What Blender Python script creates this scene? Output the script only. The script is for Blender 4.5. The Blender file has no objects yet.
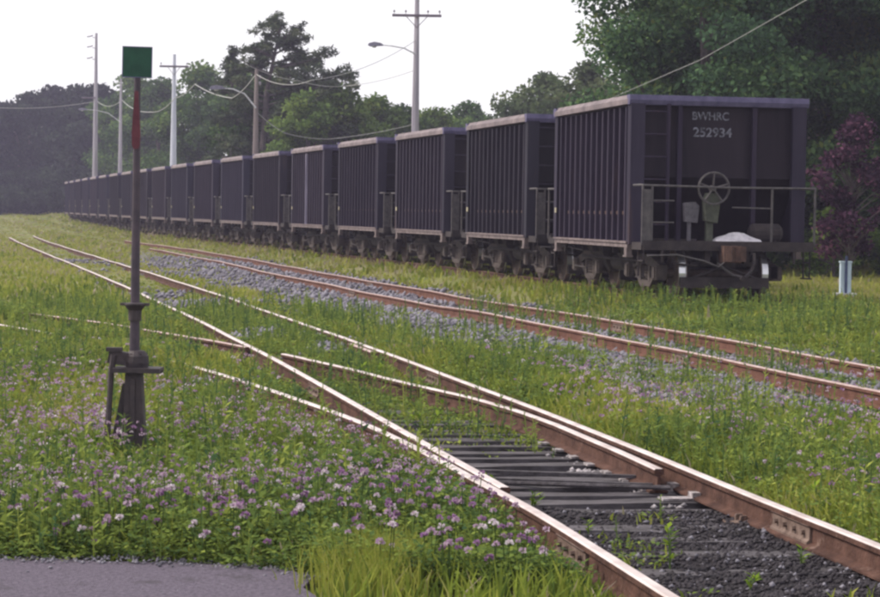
import bpy, bmesh, math, random
import numpy as np
from mathutils import Vector, Matrix

random.seed(7)
RNG = np.random.default_rng(11)
SC = bpy.context.scene
COL = SC.collection
R = math.radians

# ------------------------------------------------------------------ camera
cam = bpy.data.cameras.new('camera')
cam.sensor_width = 36.0
cam.lens = 90.0
cam.clip_start = 0.1
cam.clip_end = 3000
cam_o = bpy.data.objects.new('camera', cam)
COL.objects.link(cam_o)
ROLL, PITCH = 0.016, math.atan(85.5 / 2200)
cam_o.matrix_world = (Matrix.Translation((0, 0, 1.92)) @ Matrix.Rotation(math.pi / 2 - PITCH, 4, 'X')
                      @ Matrix.Rotation(ROLL, 4, 'Z'))
SC.camera = cam_o

# ------------------------------------------------------------------ sky and sun
SUN_EL, SUN_AZ = R(40), R(-80)          # azimuth measured from +Y towards +X
world = bpy.data.worlds.new('World')
SC.world = world
world.use_nodes = True
wn, wl = world.node_tree.nodes, world.node_tree.links
wn.clear()
w_out = wn.new('ShaderNodeOutputWorld')
w_bg = wn.new('ShaderNodeBackground')
w_bg.inputs['Strength'].default_value = 0.12
sky = wn.new('ShaderNodeTexSky')
sky.sky_type = 'NISHITA'
sky.sun_disc = False
sky.sun_elevation = SUN_EL
sky.sun_rotation = SUN_AZ
w_mix = wn.new('ShaderNodeMixRGB')      # a thin even overcast in front of the clear sky
w_mix.inputs['Fac'].default_value = 0.93
w_mix.inputs['Color2'].default_value = (8.6, 8.45, 8.5, 1)
wl.new(sky.outputs['Color'], w_mix.inputs['Color1'])
wl.new(w_mix.outputs['Color'], w_bg.inputs['Color'])
wl.new(w_bg.outputs['Background'], w_out.inputs['Surface'])

sun = bpy.data.lights.new('sun', 'SUN')
sun.energy = 4.0
sun.angle = R(14)
sun.color = (1.0, 0.91, 0.78)
sun_o = bpy.data.objects.new('sun', sun)
COL.objects.link(sun_o)
sd = Vector((math.sin(SUN_AZ) * math.cos(SUN_EL), math.cos(SUN_AZ) * math.cos(SUN_EL), math.sin(SUN_EL)))
sun_o.rotation_euler = (-sd).to_track_quat('-Z', 'Y').to_euler()
sun_o.location = (-40, 10, 60)

SC.view_settings.view_transform = 'Standard'
SC.view_settings.look = 'None'
SC.view_settings.exposure = 0.24
SC.view_settings.gamma = 1.0
SC.render.engine = 'CYCLES'
SC.cycles.max_bounces = 6
SC.cycles.diffuse_bounces = 3
SC.cycles.glossy_bounces = 2
SC.cycles.transmission_bounces = 3
SC.cycles.transparent_max_bounces = 4
SC.cycles.volume_bounces = 0
SC.cycles.filter_width = 2.5
SC.cycles.use_denoising = True


# ------------------------------------------------------------------ materials
def mat(name, col, rough=0.7, metal=0.0, var=0.25, scale=6.0, col2=None, bump=0.0, bscale=40.0, spec=0.3, streak=False, wear=None, vary=0.0):
    m = bpy.data.materials.new(name)
    m.use_nodes = True
    n, l = m.node_tree.nodes, m.node_tree.links
    b = n['Principled BSDF']
    b.inputs['Roughness'].default_value = rough
    b.inputs['Metallic'].default_value = metal
    b.inputs['Specular IOR Level'].default_value = spec
    tc = n.new('ShaderNodeTexCoord')
    mp = n.new('ShaderNodeMapping')
    l.new(tc.outputs['Object'], mp.inputs['Vector'])
    if streak:
        mp.inputs['Scale'].default_value = (1, 1, 0.12)
    oi = n.new('ShaderNodeObjectInfo')      # every object gets its own piece of the pattern
    sc_ = n.new('ShaderNodeVectorMath')
    sc_.operation = 'MULTIPLY'
    sc_.inputs[1].default_value = (37.0, 53.0, 71.0)
    l.new(oi.outputs['Random'], sc_.inputs[0])
    l.new(sc_.outputs['Vector'], mp.inputs['Location'])
    nz = n.new('ShaderNodeTexNoise')
    nz.inputs['Scale'].default_value = scale
    nz.inputs['Detail'].default_value = 6
    nz.inputs['Roughness'].default_value = 0.65
    l.new(mp.outputs['Vector'], nz.inputs['Vector'])
    rp = n.new('ShaderNodeValToRGB')
    rp.color_ramp.elements[0].position = 0.35
    rp.color_ramp.elements[1].position = 0.68
    c2 = col2 or tuple(min(1, c * (1 + var)) for c in col)
    c1 = tuple(c * (1 - var) for c in col) if col2 is None else col
    rp.color_ramp.elements[0].color = (*c1, 1)
    rp.color_ramp.elements[1].color = (*c2, 1)
    l.new(nz.outputs['Fac'], rp.inputs['Fac'])
    src = rp.outputs['Color']
    if wear:
        wz = n.new('ShaderNodeTexNoise')
        wz.inputs['Scale'].default_value = wear[1]
        wz.inputs['Detail'].default_value = 8
        wz.inputs['Roughness'].default_value = 0.7
        l.new(mp.outputs['Vector'], wz.inputs['Vector'])
        wr = n.new('ShaderNodeValToRGB')
        wr.color_ramp.elements[0].position = wear[2]
        wr.color_ramp.elements[1].position = wear[2] + 0.14
        l.new(wz.outputs['Fac'], wr.inputs['Fac'])
        wm = n.new('ShaderNodeMixRGB')
        wm.inputs['Color2'].default_value = (*wear[0], 1)
        l.new(wr.outputs['Color'], wm.inputs['Fac'])
        l.new(src, wm.inputs['Color1'])
        src = wm.outputs['Color']
    if vary:                                  # paint fades differently from car to car
        hv = n.new('ShaderNodeMixRGB')
        hv.blend_type = 'MULTIPLY'
        hv.inputs['Fac'].default_value = vary
        l.new(src, hv.inputs['Color1'])
        l.new(oi.outputs['Color'], hv.inputs['Color2'])
        src = hv.outputs['Color']
    l.new(src, b.inputs['Base Color'])
    if bump:
        n2 = n.new('ShaderNodeTexNoise')
        n2.inputs['Scale'].default_value = bscale
        n2.inputs['Detail'].default_value = 4
        l.new(tc.outputs['Object'], n2.inputs['Vector'])
        bp = n.new('ShaderNodeBump')
        bp.inputs['Strength'].default_value = bump
        bp.inputs['Distance'].default_value = 0.02
        l.new(n2.outputs['Fac'], bp.inputs['Height'])
        l.new(bp.outputs['Normal'], b.inputs['Normal'])
    return m


def leaf_mat(name, stops, trans=0.3, objvar=0.0, rough=0.6):
    """foliage: colour from the face attribute tint (each leaf has its own), light passes through"""
    m = bpy.data.materials.new(name)
    m.use_nodes = True
    n, l = m.node_tree.nodes, m.node_tree.links
    n.remove(n['Principled BSDF'])
    at = n.new('ShaderNodeAttribute')
    at.attribute_name = 'tint'
    rp = n.new('ShaderNodeValToRGB')
    els = rp.color_ramp.elements
    while len(els) < len(stops):
        els.new(0.5)
    for i, (p, c) in enumerate(stops):
        els[i].position = p
        els[i].color = (*c, 1)
    l.new(at.outputs['Fac'], rp.inputs['Fac'])
    src = rp.outputs['Color']
    if objvar:
        oi = n.new('ShaderNodeObjectInfo')
        hv = n.new('ShaderNodeHueSaturation')
        mr = n.new('ShaderNodeMapRange')
        mr.inputs['To Min'].default_value = 1 - objvar
        mr.inputs['To Max'].default_value = 1 + objvar
        l.new(oi.outputs['Random'], mr.inputs['Value'])
        l.new(mr.outputs['Result'], hv.inputs['Value'])
        l.new(src, hv.inputs['Color'])
        src = hv.outputs['Color']
    d = n.new('ShaderNodeBsdfDiffuse')
    t = n.new('ShaderNodeBsdfTranslucent')
    mx = n.new('ShaderNodeMixShader')
    mx.inputs['Fac'].default_value = trans
    l.new(src, d.inputs['Color'])
    l.new(src, t.inputs['Color'])
    l.new(d.outputs['BSDF'], mx.inputs[1])
    l.new(t.outputs['BSDF'], mx.inputs[2])
    l.new(mx.outputs['Shader'], n['Material Output'].inputs['Surface'])
    return m


M = {}
M['car'] = mat('car_paint', (0.011, 0.009, 0.021), 0.7, var=0.35, scale=2.2, streak=True, col2=(0.026, 0.020, 0.040), spec=0.12, wear=((0.046, 0.030, 0.034), 1.6, 0.60), vary=1.0)
M['car_dark'] = mat('shaded_car_end', (0.011, 0.009, 0.015), 0.75, scale=2.5, streak=True, col2=(0.022, 0.018, 0.026), spec=0.12, wear=((0.032, 0.023, 0.026), 1.5, 0.58), vary=1.0)  # end sheets: shade below the overhang put into a darker car paint
M['rib'] = mat('car_rib_paint', (0.020, 0.016, 0.034), 0.68, scale=3.0, streak=True, col2=(0.036, 0.029, 0.050), spec=0.12, wear=((0.066, 0.044, 0.046), 1.4, 0.62), vary=1.0)
M['post'] = mat('corner_post_paint', (0.019, 0.017, 0.033), 0.68, scale=2.0, streak=True, col2=(0.034, 0.030, 0.052), spec=0.12, wear=((0.070, 0.045, 0.042), 1.6, 0.58), vary=1.0)
M['chord'] = mat('sunlit_chord', (0.105, 0.085, 0.098), 0.75, var=0.3, scale=3.0, col2=(0.22, 0.18, 0.195))  # side chords: sun from the left put into a paler colour
M['end_chord'] = mat('shaded_end_chord', (0.065, 0.058, 0.13), 0.65, scale=5.0, col2=(0.125, 0.11, 0.21))  # end chords: bluish shade put into the colour
M['sill'] = mat('sunlit_sill', (0.09, 0.07, 0.076), 0.75, scale=6.0, col2=(0.22, 0.175, 0.18))  # side sills and pads: light on the side painted in as a pale tone
M['under'] = mat('underframe_grime', (0.016, 0.013, 0.016), 0.85, scale=5.0, col2=(0.046, 0.036, 0.038))
M['truck'] = mat('truck_casting', (0.045, 0.037, 0.037), 0.85, scale=7.0, col2=(0.095, 0.074, 0.070))
M['wheel'] = mat('wheel_rust', (0.05, 0.036, 0.033), 0.8, scale=9.0, col2=(0.10, 0.07, 0.06))
M['tread'] = mat('polished_tread', (0.62, 0.62, 0.68), 0.38, metal=1.0, var=0.1)
M['grey_part'] = mat('weathered_grey_paint', (0.07, 0.064, 0.082), 0.65, scale=9, col2=(0.14, 0.13, 0.16))
M['green_part'] = mat('weathered_green_grey', (0.040, 0.044, 0.036), 0.7, scale=9, col2=(0.085, 0.092, 0.072))
M['handrail'] = mat('handrail_steel', (0.045, 0.04, 0.048), 0.65, scale=9, col2=(0.10, 0.09, 0.095))
M['rust'] = mat('rusty_red', (0.045, 0.026, 0.023), 0.9, scale=9, col2=(0.10, 0.054, 0.042))
M['letter'] = mat('faded_white_lettering', (0.030, 0.030, 0.040), 0.8, scale=13, col2=(0.24, 0.24, 0.31))
M['pale_streak'] = mat('pale_streak', (0.12, 0.11, 0.17), 0.7, scale=5, streak=True, col2=(0.40, 0.36, 0.50))
M['reflector'] = mat('yellowed_reflector', (0.42, 0.38, 0.26), 0.5)
M['spill'] = mat('pale_spill', (0.46, 0.44, 0.50), 0.9, scale=12, col2=(0.66, 0.62, 0.68), bump=0.6, bscale=30)
M['rail_top'] = mat('worn_rail_head', (0.50, 0.41, 0.40), 0.45, metal=0.5, scale=3, col2=(0.78, 0.70, 0.70), wear=((0.40, 0.29, 0.27), 7.0, 0.63))
M['rail_top2'] = mat('dull_rail_head', (0.34, 0.24, 0.23), 0.55, metal=0.4, scale=8, col2=(0.52, 0.41, 0.40))
M['rail_side'] = mat('rusty_rail_web', (0.048, 0.025, 0.021), 0.9, scale=5, col2=(0.118, 0.063, 0.050), bump=0.5, spec=0.15, wear=((0.22, 0.15, 0.13), 6.0, 0.60))
M['rail_rust'] = mat('orange_rust_web', (0.080, 0.038, 0.029), 0.9, scale=5, col2=(0.165, 0.083, 0.064), bump=0.5, spec=0.12, wear=((0.10, 0.05, 0.04), 5.0, 0.58))
M['tie'] = mat('old_creosote_wood', (0.032, 0.028, 0.032), 0.85, scale=10, col2=(0.10, 0.09, 0.105), bump=0.6, bscale=30)
M['tie_far'] = mat('grey_weathered_wood', (0.07, 0.06, 0.062), 0.85, scale=10, col2=(0.17, 0.15, 0.16), bump=0.5, bscale=30)
M['joint'] = mat('joint_bar_rust', (0.08, 0.05, 0.042), 0.85, scale=12, col2=(0.20, 0.145, 0.125), bump=0.4)
M['plate'] = mat('worn_plate_steel', (0.10, 0.085, 0.09), 0.7, metal=0.1, scale=22, col2=(0.50, 0.46, 0.49))
M['stand'] = mat('switch_stand_iron', (0.032, 0.026, 0.034), 0.65, scale=9, col2=(0.065, 0.05, 0.055), bump=0.3)
M['mast'] = mat('switch_mast_iron', (0.042, 0.034, 0.05), 0.6, scale=9, col2=(0.075, 0.055, 0.075))
M['target_green'] = mat('green_target_paint', (0.010, 0.050, 0.036), 0.6, scale=9, col2=(0.016, 0.075, 0.048), wear=((0.05, 0.06, 0.05), 14, 0.62))
M['target_edge'] = mat('target_edge_paint', (0.10, 0.09, 0.20), 0.5)
M['mast_red'] = mat('red_mast_flag', (0.075, 0.018, 0.032), 0.65, scale=12, col2=(0.13, 0.035, 0.05))
M['pole'] = mat('pole_wood_grey', (0.26, 0.24, 0.30), 0.85, scale=4, streak=True, col2=(0.40, 0.37, 0.43))
M['pole_brown'] = mat('pole_wood_brown', (0.13, 0.105, 0.115), 0.85, scale=4, streak=True, col2=(0.25, 0.21, 0.21))
M['pole_pale'] = mat('pale_pole', (0.42, 0.44, 0.55), 0.8, scale=4, streak=True, col2=(0.58, 0.6, 0.70))
M['arm'] = mat('crossarm_wood', (0.17, 0.14, 0.18), 0.85, scale=7)
M['alu'] = mat('lamp_arm_aluminium', (0.55, 0.55, 0.60), 0.45, metal=0.5)
M['lamp'] = mat('lamp_housing_grey', (0.20, 0.19, 0.27), 0.5)
M['glass'] = mat('lamp_glass', (0.5, 0.5, 0.52), 0.2)
M['ceramic'] = mat('insulator_ceramic', (0.22, 0.20, 0.24), 0.3)
M['wire'] = mat('aluminium_wire', (0.36, 0.36, 0.36), 0.55, metal=0.2)
M['asphalt'] = mat('old_asphalt', (0.065, 0.054, 0.078), 0.92, scale=40, wear=((0.045, 0.04, 0.05), 2.2, 0.55), col2=(0.155, 0.13, 0.18), bump=0.8, bscale=120)
M['stone'] = mat('ballast_stone', (0.085, 0.08, 0.105), 0.9, scale=3, col2=(0.25, 0.24, 0.29))
M['pale_stone'] = mat('pale_stone', (0.12, 0.11, 0.125), 0.9, scale=9, col2=(0.46, 0.43, 0.47))
M['cinder'] = mat('black_cinder', (0.013, 0.011, 0.015), 0.85, scale=4, col2=(0.046, 0.040, 0.050))
M['bark'] = mat('bark', (0.06, 0.05, 0.055), 0.9, scale=6, col2=(0.12, 0.10, 0.10), bump=0.6)
M['pedestal'] = mat('pale_blue_paint', (0.42, 0.53, 0.66), 0.55, scale=5, col2=(0.50, 0.60, 0.72))
M['concrete'] = mat('concrete', (0.45, 0.44, 0.46), 0.85, scale=8)
M['blue_post'] = mat('blue_post', (0.05, 0.07, 0.16), 0.6)

M['grass'] = leaf_mat('grass_blades', [(0.0, (0.075, 0.115, 0.028)), (0.35, (0.20, 0.25, 0.042)), (0.62, (0.32, 0.33, 0.070)),
                                       (0.85, (0.31, 0.29, 0.13)), (1.0, (0.34, 0.29, 0.24))], 0.35)
M['weed'] = leaf_mat('weed_leaves', [(0.0, (0.052, 0.10, 0.046)), (0.4, (0.135, 0.195, 0.052)), (0.75, (0.22, 0.275, 0.06)),
                                     (1.0, (0.30, 0.34, 0.08))], 0.35)
M['bright_weed'] = leaf_mat('bright_weed_leaves', [(0.0, (0.08, 0.16, 0.02)), (1.0, (0.24, 0.32, 0.04))], 0.35)
M['flower'] = leaf_mat('flower_petals', [(0.0, (0.24, 0.11, 0.27)), (0.35, (0.38, 0.23, 0.40)), (0.7, (0.47, 0.35, 0.45)),
                                         (1.0, (0.72, 0.66, 0.72))], 0.3)
M['stem'] = leaf_mat('flower_stem', [(0.0, (0.05, 0.09, 0.03)), (1.0, (0.09, 0.13, 0.04))], 0.1)
M['tree_dark'] = leaf_mat('dark_tree_leaves', [(0.0, (0.034, 0.064, 0.040)), (0.45, (0.078, 0.145, 0.070)), (0.8, (0.14, 0.22, 0.085)),
                                               (1.0, (0.18, 0.21, 0.06))], 0.3, 0.15)
M['tree_mid'] = leaf_mat('mid_tree_leaves', [(0.0, (0.038, 0.070, 0.032)), (0.5, (0.082, 0.145, 0.050)), (1.0, (0.17, 0.24, 0.07))], 0.3, 0.15)
M['tree_pale'] = leaf_mat('pale_tree_leaves', [(0.0, (0.06, 0.085, 0.05)), (0.5, (0.10, 0.14, 0.07)), (1.0, (0.18, 0.21, 0.11))], 0.35, 0.1)
M['tree_lime'] = leaf_mat('lime_tree_leaves', [(0.0, (0.06, 0.10, 0.035)), (0.5, (0.13, 0.20, 0.055)), (1.0, (0.23, 0.30, 0.08))], 0.35, 0.1)
M['tree_pine'] = leaf_mat('pine_needles', [(0.0, (0.038, 0.052, 0.038)), (0.5, (0.072, 0.098, 0.060)), (1.0, (0.14, 0.16, 0.09))], 0.2, 0.1)
M['tree_far'] = leaf_mat('far_tree_leaves', [(0.0, (0.020, 0.027, 0.026)), (0.5, (0.038, 0.050, 0.040)), (1.0, (0.06, 0.08, 0.055))], 0.2, 0.15)
M['tree_purple'] = leaf_mat('purple_tree_leaves', [(0.0, (0.028, 0.014, 0.028)), (0.5, (0.050, 0.026, 0.048)), (0.85, (0.090, 0.040, 0.075)),
                                                   (1.0, (0.19, 0.085, 0.14))], 0.3)


# ------------------------------------------------------------------ mesh helpers
class MB:
    def __init__(s):
        s.v, s.f, s.m = [], [], []

    def add(s, vs, fs, mi=0):
        o = len(s.v)
        s.v += [tuple(v) for v in vs]
        s.f += [tuple(i + o for i in f) for f in fs]
        s.m += [mi] * len(fs)

    def box(s, c, d, rot=None, mi=0, taper=1.0):
        hx, hy, hz = d[0] / 2, d[1] / 2, d[2] / 2
        vs = []
        for z in (-1, 1):
            t = taper if z > 0 else 1.0
            for x, y in ((-1, -1), (1, -1), (1, 1), (-1, 1)):
                p = Vector((x * hx * t, y * hy * t, z * hz))
                if rot is not None:
                    p = rot @ p
                vs.append(p + Vector(c))
        s.add(vs, [(3, 2, 1, 0), (4, 5, 6, 7), (0, 1, 5, 4), (1, 2, 6, 5), (2, 3, 7, 6), (3, 0, 4, 7)], mi)

    def tube(s, pts, rad, n=6, mi=0, cap=True):
        pts = [Vector(p) for p in pts]
        rads = rad if isinstance(rad, (list, tuple)) else [rad] * len(pts)
        vs, fs = [], []
        for i, p in enumerate(pts):
            a = pts[max(0, i - 1)]
            b = pts[min(len(pts) - 1, i + 1)]
            t = (b - a).normalized()
            u = t.cross(Vector((0, 0, 1)))
            if u.length < 1e-3:
                u = t.cross(Vector((1, 0, 0)))
            u.normalize()
            w = u.cross(t)
            for k in range(n):
                g = 2 * math.pi * k / n
                vs.append(p + (u * math.cos(g) + w * math.sin(g)) * rads[i])
        for i in range(len(pts) - 1):
            for k in range(n):
                k2 = (k + 1) % n
                fs.append((i * n + k, i * n + k2, (i + 1) * n + k2, (i + 1) * n + k))
        if cap:
            fs.append(tuple(range(n - 1, -1, -1)))
            fs.append(tuple((len(pts) - 1) * n + k for k in range(n)))
        s.add(vs, fs, mi)

    def lathe(s, prof, axis, c, n=20, mis=None):
        """prof: (along axis, radius) pairs round the axis 'x','y' or 'z'"""
        vs, fs, ms = [], [], []
        for a, r in prof:
            for k in range(n):
                g = 2 * math.pi * k / n
                p, q = r * math.cos(g), r * math.sin(g)
                v = {'x': (a, p, q), 'y': (q, a, p), 'z': (p, q, a)}[axis]
                vs.append((v[0] + c[0], v[1] + c[1], v[2] + c[2]))
        o = len(s.v)
        s.v += vs
        for i in range(len(prof) - 1):
            for k in range(n):
                k2 = (k + 1) % n
                s.f.append((o + i * n + k, o + i * n + k2, o + (i + 1) * n + k2, o + (i + 1) * n + k))
                s.m.append(mis[i] if mis else 0)

    def prism(s, poly, axis, a0, a1, mi=0):
        """extrude a 2-D outline between a0 and a1 along an axis"""
        n = len(poly)
        vs = []
        for a in (a0, a1):
            for p, q in poly:
                vs.append({'x': (a, p, q), 'y': (p, a, q), 'z': (p, q, a)}[axis])
        fs = [tuple(range(n - 1, -1, -1)), tuple(range(n, 2 * n))]
        for k in range(n):
            k2 = (k + 1) % n
            fs.append((k, k2, n + k2, n + k))
        s.add(vs, fs, mi)

    def mesh(s, name, mats, smooth=False, fix=True):
        me = bpy.data.meshes.new(name)
        me.from_pydata(s.v, [], s.f)
        if not isinstance(mats, (list, tuple)):
            mats = [mats]
        for m in mats:
            me.materials.append(m)
        me.polygons.foreach_set('material_index', s.m)
        if smooth:
            me.polygons.foreach_set('use_smooth', [True] * len(s.f))
        if fix:
            bm = bmesh.new()
            bm.from_mesh(me)
            bmesh.ops.recalc_face_normals(bm, faces=bm.faces)
            bm.to_mesh(me)
            bm.free()
        me.update()
        return me

    def build(s, name, mats, parent=None, smooth=False):
        o = bpy.data.objects.new(name, s.mesh(name, mats, smooth))
        COL.objects.link(o)
        if parent is not None:
            o.parent = parent
        return o


def obj(name, me, parent=None, loc=None, rz=0.0):
    o = bpy.data.objects.new(name, me)
    COL.objects.link(o)
    if parent is not None:
        o.parent = parent
    if loc is not None:
        o.location = loc
    if rz:
        o.rotation_euler = (0, 0, rz)
    return o


def tag(o, label=None, cat=None, group=None, kind=None):
    if label:
        o['label'] = label
    if cat:
        o['category'] = cat
    if group:
        o['group'] = group
    if kind:
        o['kind'] = kind
    return o


def empty(name, loc=(0, 0, 0), rz=0.0):
    o = bpy.data.objects.new(name, None)
    o.empty_display_size = 0.2
    COL.objects.link(o)
    o.location = loc
    o.rotation_euler = (0, 0, rz)
    return o


def copy_tree(o, parent=None):
    c = o.copy()
    COL.objects.link(c)
    c.parent = parent
    for ch in list(o.children):
        copy_tree(ch, c)
    return c


def quad_mesh(name, V, tint, material, mi=None):
    """V: (n,4,3) separate quads, tint: (n,) one value per face"""
    n = len(V)
    me = bpy.data.meshes.new(name)
    me.vertices.add(n * 4)
    me.vertices.foreach_set('co', np.ascontiguousarray(V, dtype=np.float32).ravel())
    me.loops.add(n * 4)
    me.loops.foreach_set('vertex_index', np.arange(n * 4, dtype=np.int32))
    me.polygons.add(n)
    me.polygons.foreach_set('loop_start', np.arange(0, n * 4, 4, dtype=np.int32))
    at = me.attributes.new('tint', 'FLOAT', 'FACE')
    at.data.foreach_set('value', np.clip(tint, 0, 1).astype(np.float32))
    for m in (material if isinstance(material, (list, tuple)) else [material]):
        me.materials.append(m)
    if mi is not None:
        me.polygons.foreach_set('material_index', np.asarray(mi, dtype=np.int32))
    me.update(calc_edges=True)
    return me


# ------------------------------------------------------------------ value noise (numpy)
_T = np.random.default_rng(5).random((256, 256))


def vnoise(x, y):
    xi, yi = np.floor(x).astype(int), np.floor(y).astype(int)
    fx, fy = x - xi, y - yi
    fx, fy = fx * fx * (3 - 2 * fx), fy * fy * (3 - 2 * fy)
    a = _T[xi & 255, yi & 255]
    b = _T[(xi + 1) & 255, yi & 255]
    c = _T[xi & 255, (yi + 1) & 255]
    d = _T[(xi + 1) & 255, (yi + 1) & 255]
    return (a * (1 - fx) + b * fx) * (1 - fy) + (c * (1 - fx) + d * fx) * fy


def fbm(x, y, o=4):
    s, a, t = 0, 1.0, 0
    for i in range(o):
        s = s + a * vnoise(x * 2 ** i + 17.3 * i, y * 2 ** i + 9.1 * i)
        t += a
        a *= 0.55
    return s / t


def sstep(a, b, x):
    t = np.clip((x - a) / (b - a), 0, 1)
    return t * t * (3 - 2 * t)


# ------------------------------------------------------------------ track lines: X of each track centre for a distance Y
G2 = 0.775   # half the distance between rail-head centres
YG = np.arange(4, 240, 0.1)


def line(pts, sm=25):
    p = np.array(pts)
    x = np.interp(YG, p[:, 0], p[:, 1])
    k = np.hanning(2 * sm + 1)
    k /= k.sum()
    pad = np.r_[2 * x[0] - x[sm:0:-1], x, 2 * x[-1] - x[-2:-sm - 2:-1]]
    return np.convolve(pad, k, 'valid')


A_X = line([(4, 3.05), (10, 1.9), (12.41, 1.49), (15.41, 0.94), (19.12, 0.23), (23.73, -0.69), (29.46, -1.88), (36.56, -3.41), (45.38, -5.38),
            (56.33, -7.88), (69.92, -11.04), (86.78, -14.99), (107.7, -19.88), (150, -29.3), (240, -49)])
B_X = line([(4, 8.6), (14, 6.55), (20, 5.25), (24, 4.4), (28.5, 3.48), (32.4, 2.55), (39, 0.86), (45.3, -0.7), (60, -4.1), (76, -7.6), (95, -12.2),
            (110, -16.4), (150, -26.5), (240, -49)])
_yt = np.maximum(YG, 40)
_lt = np.log(_yt)
_cr = 1.65
T_X = np.polyval([-1.2007737817984525, 4.76272739657549, 7.21579019454333, -28.025960648504846], _lt) + 0.21 * np.maximum(0, 40 - YG) + _cr
D_X = line([(4, 3.05), (10, 1.9), (12.41, 1.49), (14.4, 1.14), (16.3, 0.66), (18.4, 0.17), (21.0, -0.66), (23, -1.33), (26.6, -2.67), (29.25, -3.83),
            (31.5, -5.0), (35, -7.0), (40, -10.2), (48, -15.6), (60, -24), (240, -150)], 12)


def at_y(L, y):
    return np.interp(y, YG, L)


def lat(L, x, y):
    """signed lateral distance from a track"""
    s = np.interp(y, YG, np.gradient(L, YG))
    return (x - at_y(L, y)) / np.sqrt(1 + s * s)


def base_z(x, y):
    dt = lat(T_X, x, y)
    db = lat(B_X, x, y)
    z = 0.33 * sstep(-3.4, -1.3, dt) * sstep(30, 38, y)
    z = np.maximum(z, 0.33 * sstep(-2.2, 0.0, dt) * sstep(22, 32, y))
    z = np.maximum(z, 0.10 * sstep(-3.0, -1.5, db) * sstep(14, 22, y))
    z = z + 0.9 * sstep(110, 250, y)
    return z


def ground_z(x, y):
    da = np.abs(lat(A_X, x, y))
    z = base_z(x, y)
    z = z + 0.10 * (fbm(x * 0.45, y * 0.45) - 0.5) * sstep(1.0, 2.5, da)
    z = z + 0.035 * (fbm(x * 3, y * 3, 3) - 0.5)
    trk = sstep(1.6, 1.0, da) * sstep(70, 40, y)
    z = np.where(y < 30, z - (0.012 + 0.033 * sstep(14.2, 14.8, y)) * trk, z - 0.02 * trk)
    sh = sstep(0.80, 1.05, da) * sstep(2.6, 1.3, da) * 0.07 * sstep(11.5, 13, y) * sstep(120, 60, y)
    sh = sh + 0.08 * sstep(24, 32, y) * sstep(120, 80, y) * sstep(1.5, 0.6, da) * sstep(0.45, 0.6, fbm(x * 0.5 + 9, y * 0.12 + 4, 2))
    sd_ = np.abs(lat(D_X, x, y))
    sh = np.maximum(sh, 0.10 * sstep(2.0, 1.0, sd_) * sstep(24, 26, y) * sstep(0.47, 0.56, fbm(x * 0.7 + 3, y * 0.3 + 1, 2)) * np.where(lat(D_X, x, y) > 0.1, sstep(34, 36, y), 1.0))
    sb = np.abs(lat(B_X, x, y))
    sh = np.maximum(sh, 0.07 * sstep(0.8, 1.0, sb) * sstep(2.4, 1.3, sb) * sstep(20, 24, y) * np.where(lat(B_X, x, y) > 0, 1.0, sstep(45, 60, y)))
    dk = np.abs(sd_ - G2)
    sh = sh * np.where((y > 17) & (y < 33) & ((y < 23.5) | (lat(D_X, x, y) > -0.2)), sstep(0.25, 0.9, dk), 1.0)
    z = z - 0.03 * sstep(1.35, 1.1, sb) * sstep(19, 22, y) * sstep(60, 45, y)
    z = z + sh
    pit = sstep(1.05, 0.8, np.abs(lat(A_X, x, y) - 0.0)) * sstep(14.3, 14.8, y) * sstep(18.8, 17.2, y)
    return z - 0.05 * pit


def cinder_mask(x, y):
    da = lat(A_X, x, y)
    n = fbm(x * 1.2 + 40, y * 1.2, 4)
    m = sstep(1.15, 0.75, np.abs(da)) * sstep(27, 16.5, y + (n - 0.5) * 6)
    dd = lat(D_X, x, y)
    m2 = sstep(1.0, 0.6, np.abs(dd)) * sstep(24, 17, y + (n - 0.5) * 6) * sstep(12, 15, y)
    return np.clip(np.maximum(m, m2 * 0.9), 0, 1)


def ballast_mask(x, y):
    db = lat(B_X, x, y)
    da = lat(A_X, x, y)
    n = fbm(x * 0.9 + 3, y * 0.5 + 8, 4)
    m = sstep(-3.3, -2.1, db + (n - 0.5) * 1.8) * sstep(1.9, 0.9, db - (n - 0.5) * 1.0) * sstep(17, 23, y)
    strip = sstep(0.48, 0.62, n) * sstep(1.1, 1.7, da) * sstep(-0.5, -1.2, db) * sstep(24, 30, y) * sstep(95, 60, y)
    far = sstep(0.5, 0.62, fbm(x * 0.8 + 70, y * 0.4, 3)) * sstep(1.2, 0.8, np.abs(da)) * sstep(26, 32, y)
    d2 = sstep(0.52, 0.66, fbm(x * 1.1 + 20, y * 0.9 + 60, 4)) * sstep(-5.5, -3, da) * sstep(-0.7, -1.1, da) * sstep(15, 18, y) * sstep(32, 26, y)
    return np.clip(np.maximum.reduce([m * sstep(105, 70, y), strip, far * 0.8 * sstep(110, 80, y), d2 * 0.7]), 0, 1)


ASPH = [(-6.6, 11.72), (-5.0, 11.72), (-3.4, 11.70), (-2.2, 11.66), (-1.35, 11.60), (-0.95, 11.52), (-0.74, 11.38), (-0.63, 11.2), (-0.66, 10.9),
        (-0.5, 10.4), (-0.6, 9.6), (-0.4, 8.4), (-0.5, 7.0), (-0.45, 5.5), (-0.5, 4.0), (-0.3, -6.0), (-6.6, -6.0)]


def in_asphalt(x, y, pad=0.0):
    p = np.array(ASPH[:9])
    edge = np.interp(x, p[:7, 0], p[:7, 1])
    right = -0.58
    return (y < edge + pad) & (x < right + pad)


# ------------------------------------------------------------------ ground sheet
def axis(lo, hi, c0, c1, d, g):
    a = list(np.arange(c0, c1 + d / 2, d))
    s, x = d, c1
    while x < hi:
        s *= g
        x += s
        a.append(min(x, hi))
    s, x = d, c0
    left = []
    while x > lo:
        s *= g
        x -= s
        left.append(max(x, lo))
    return np.array(left[::-1] + a)


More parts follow.
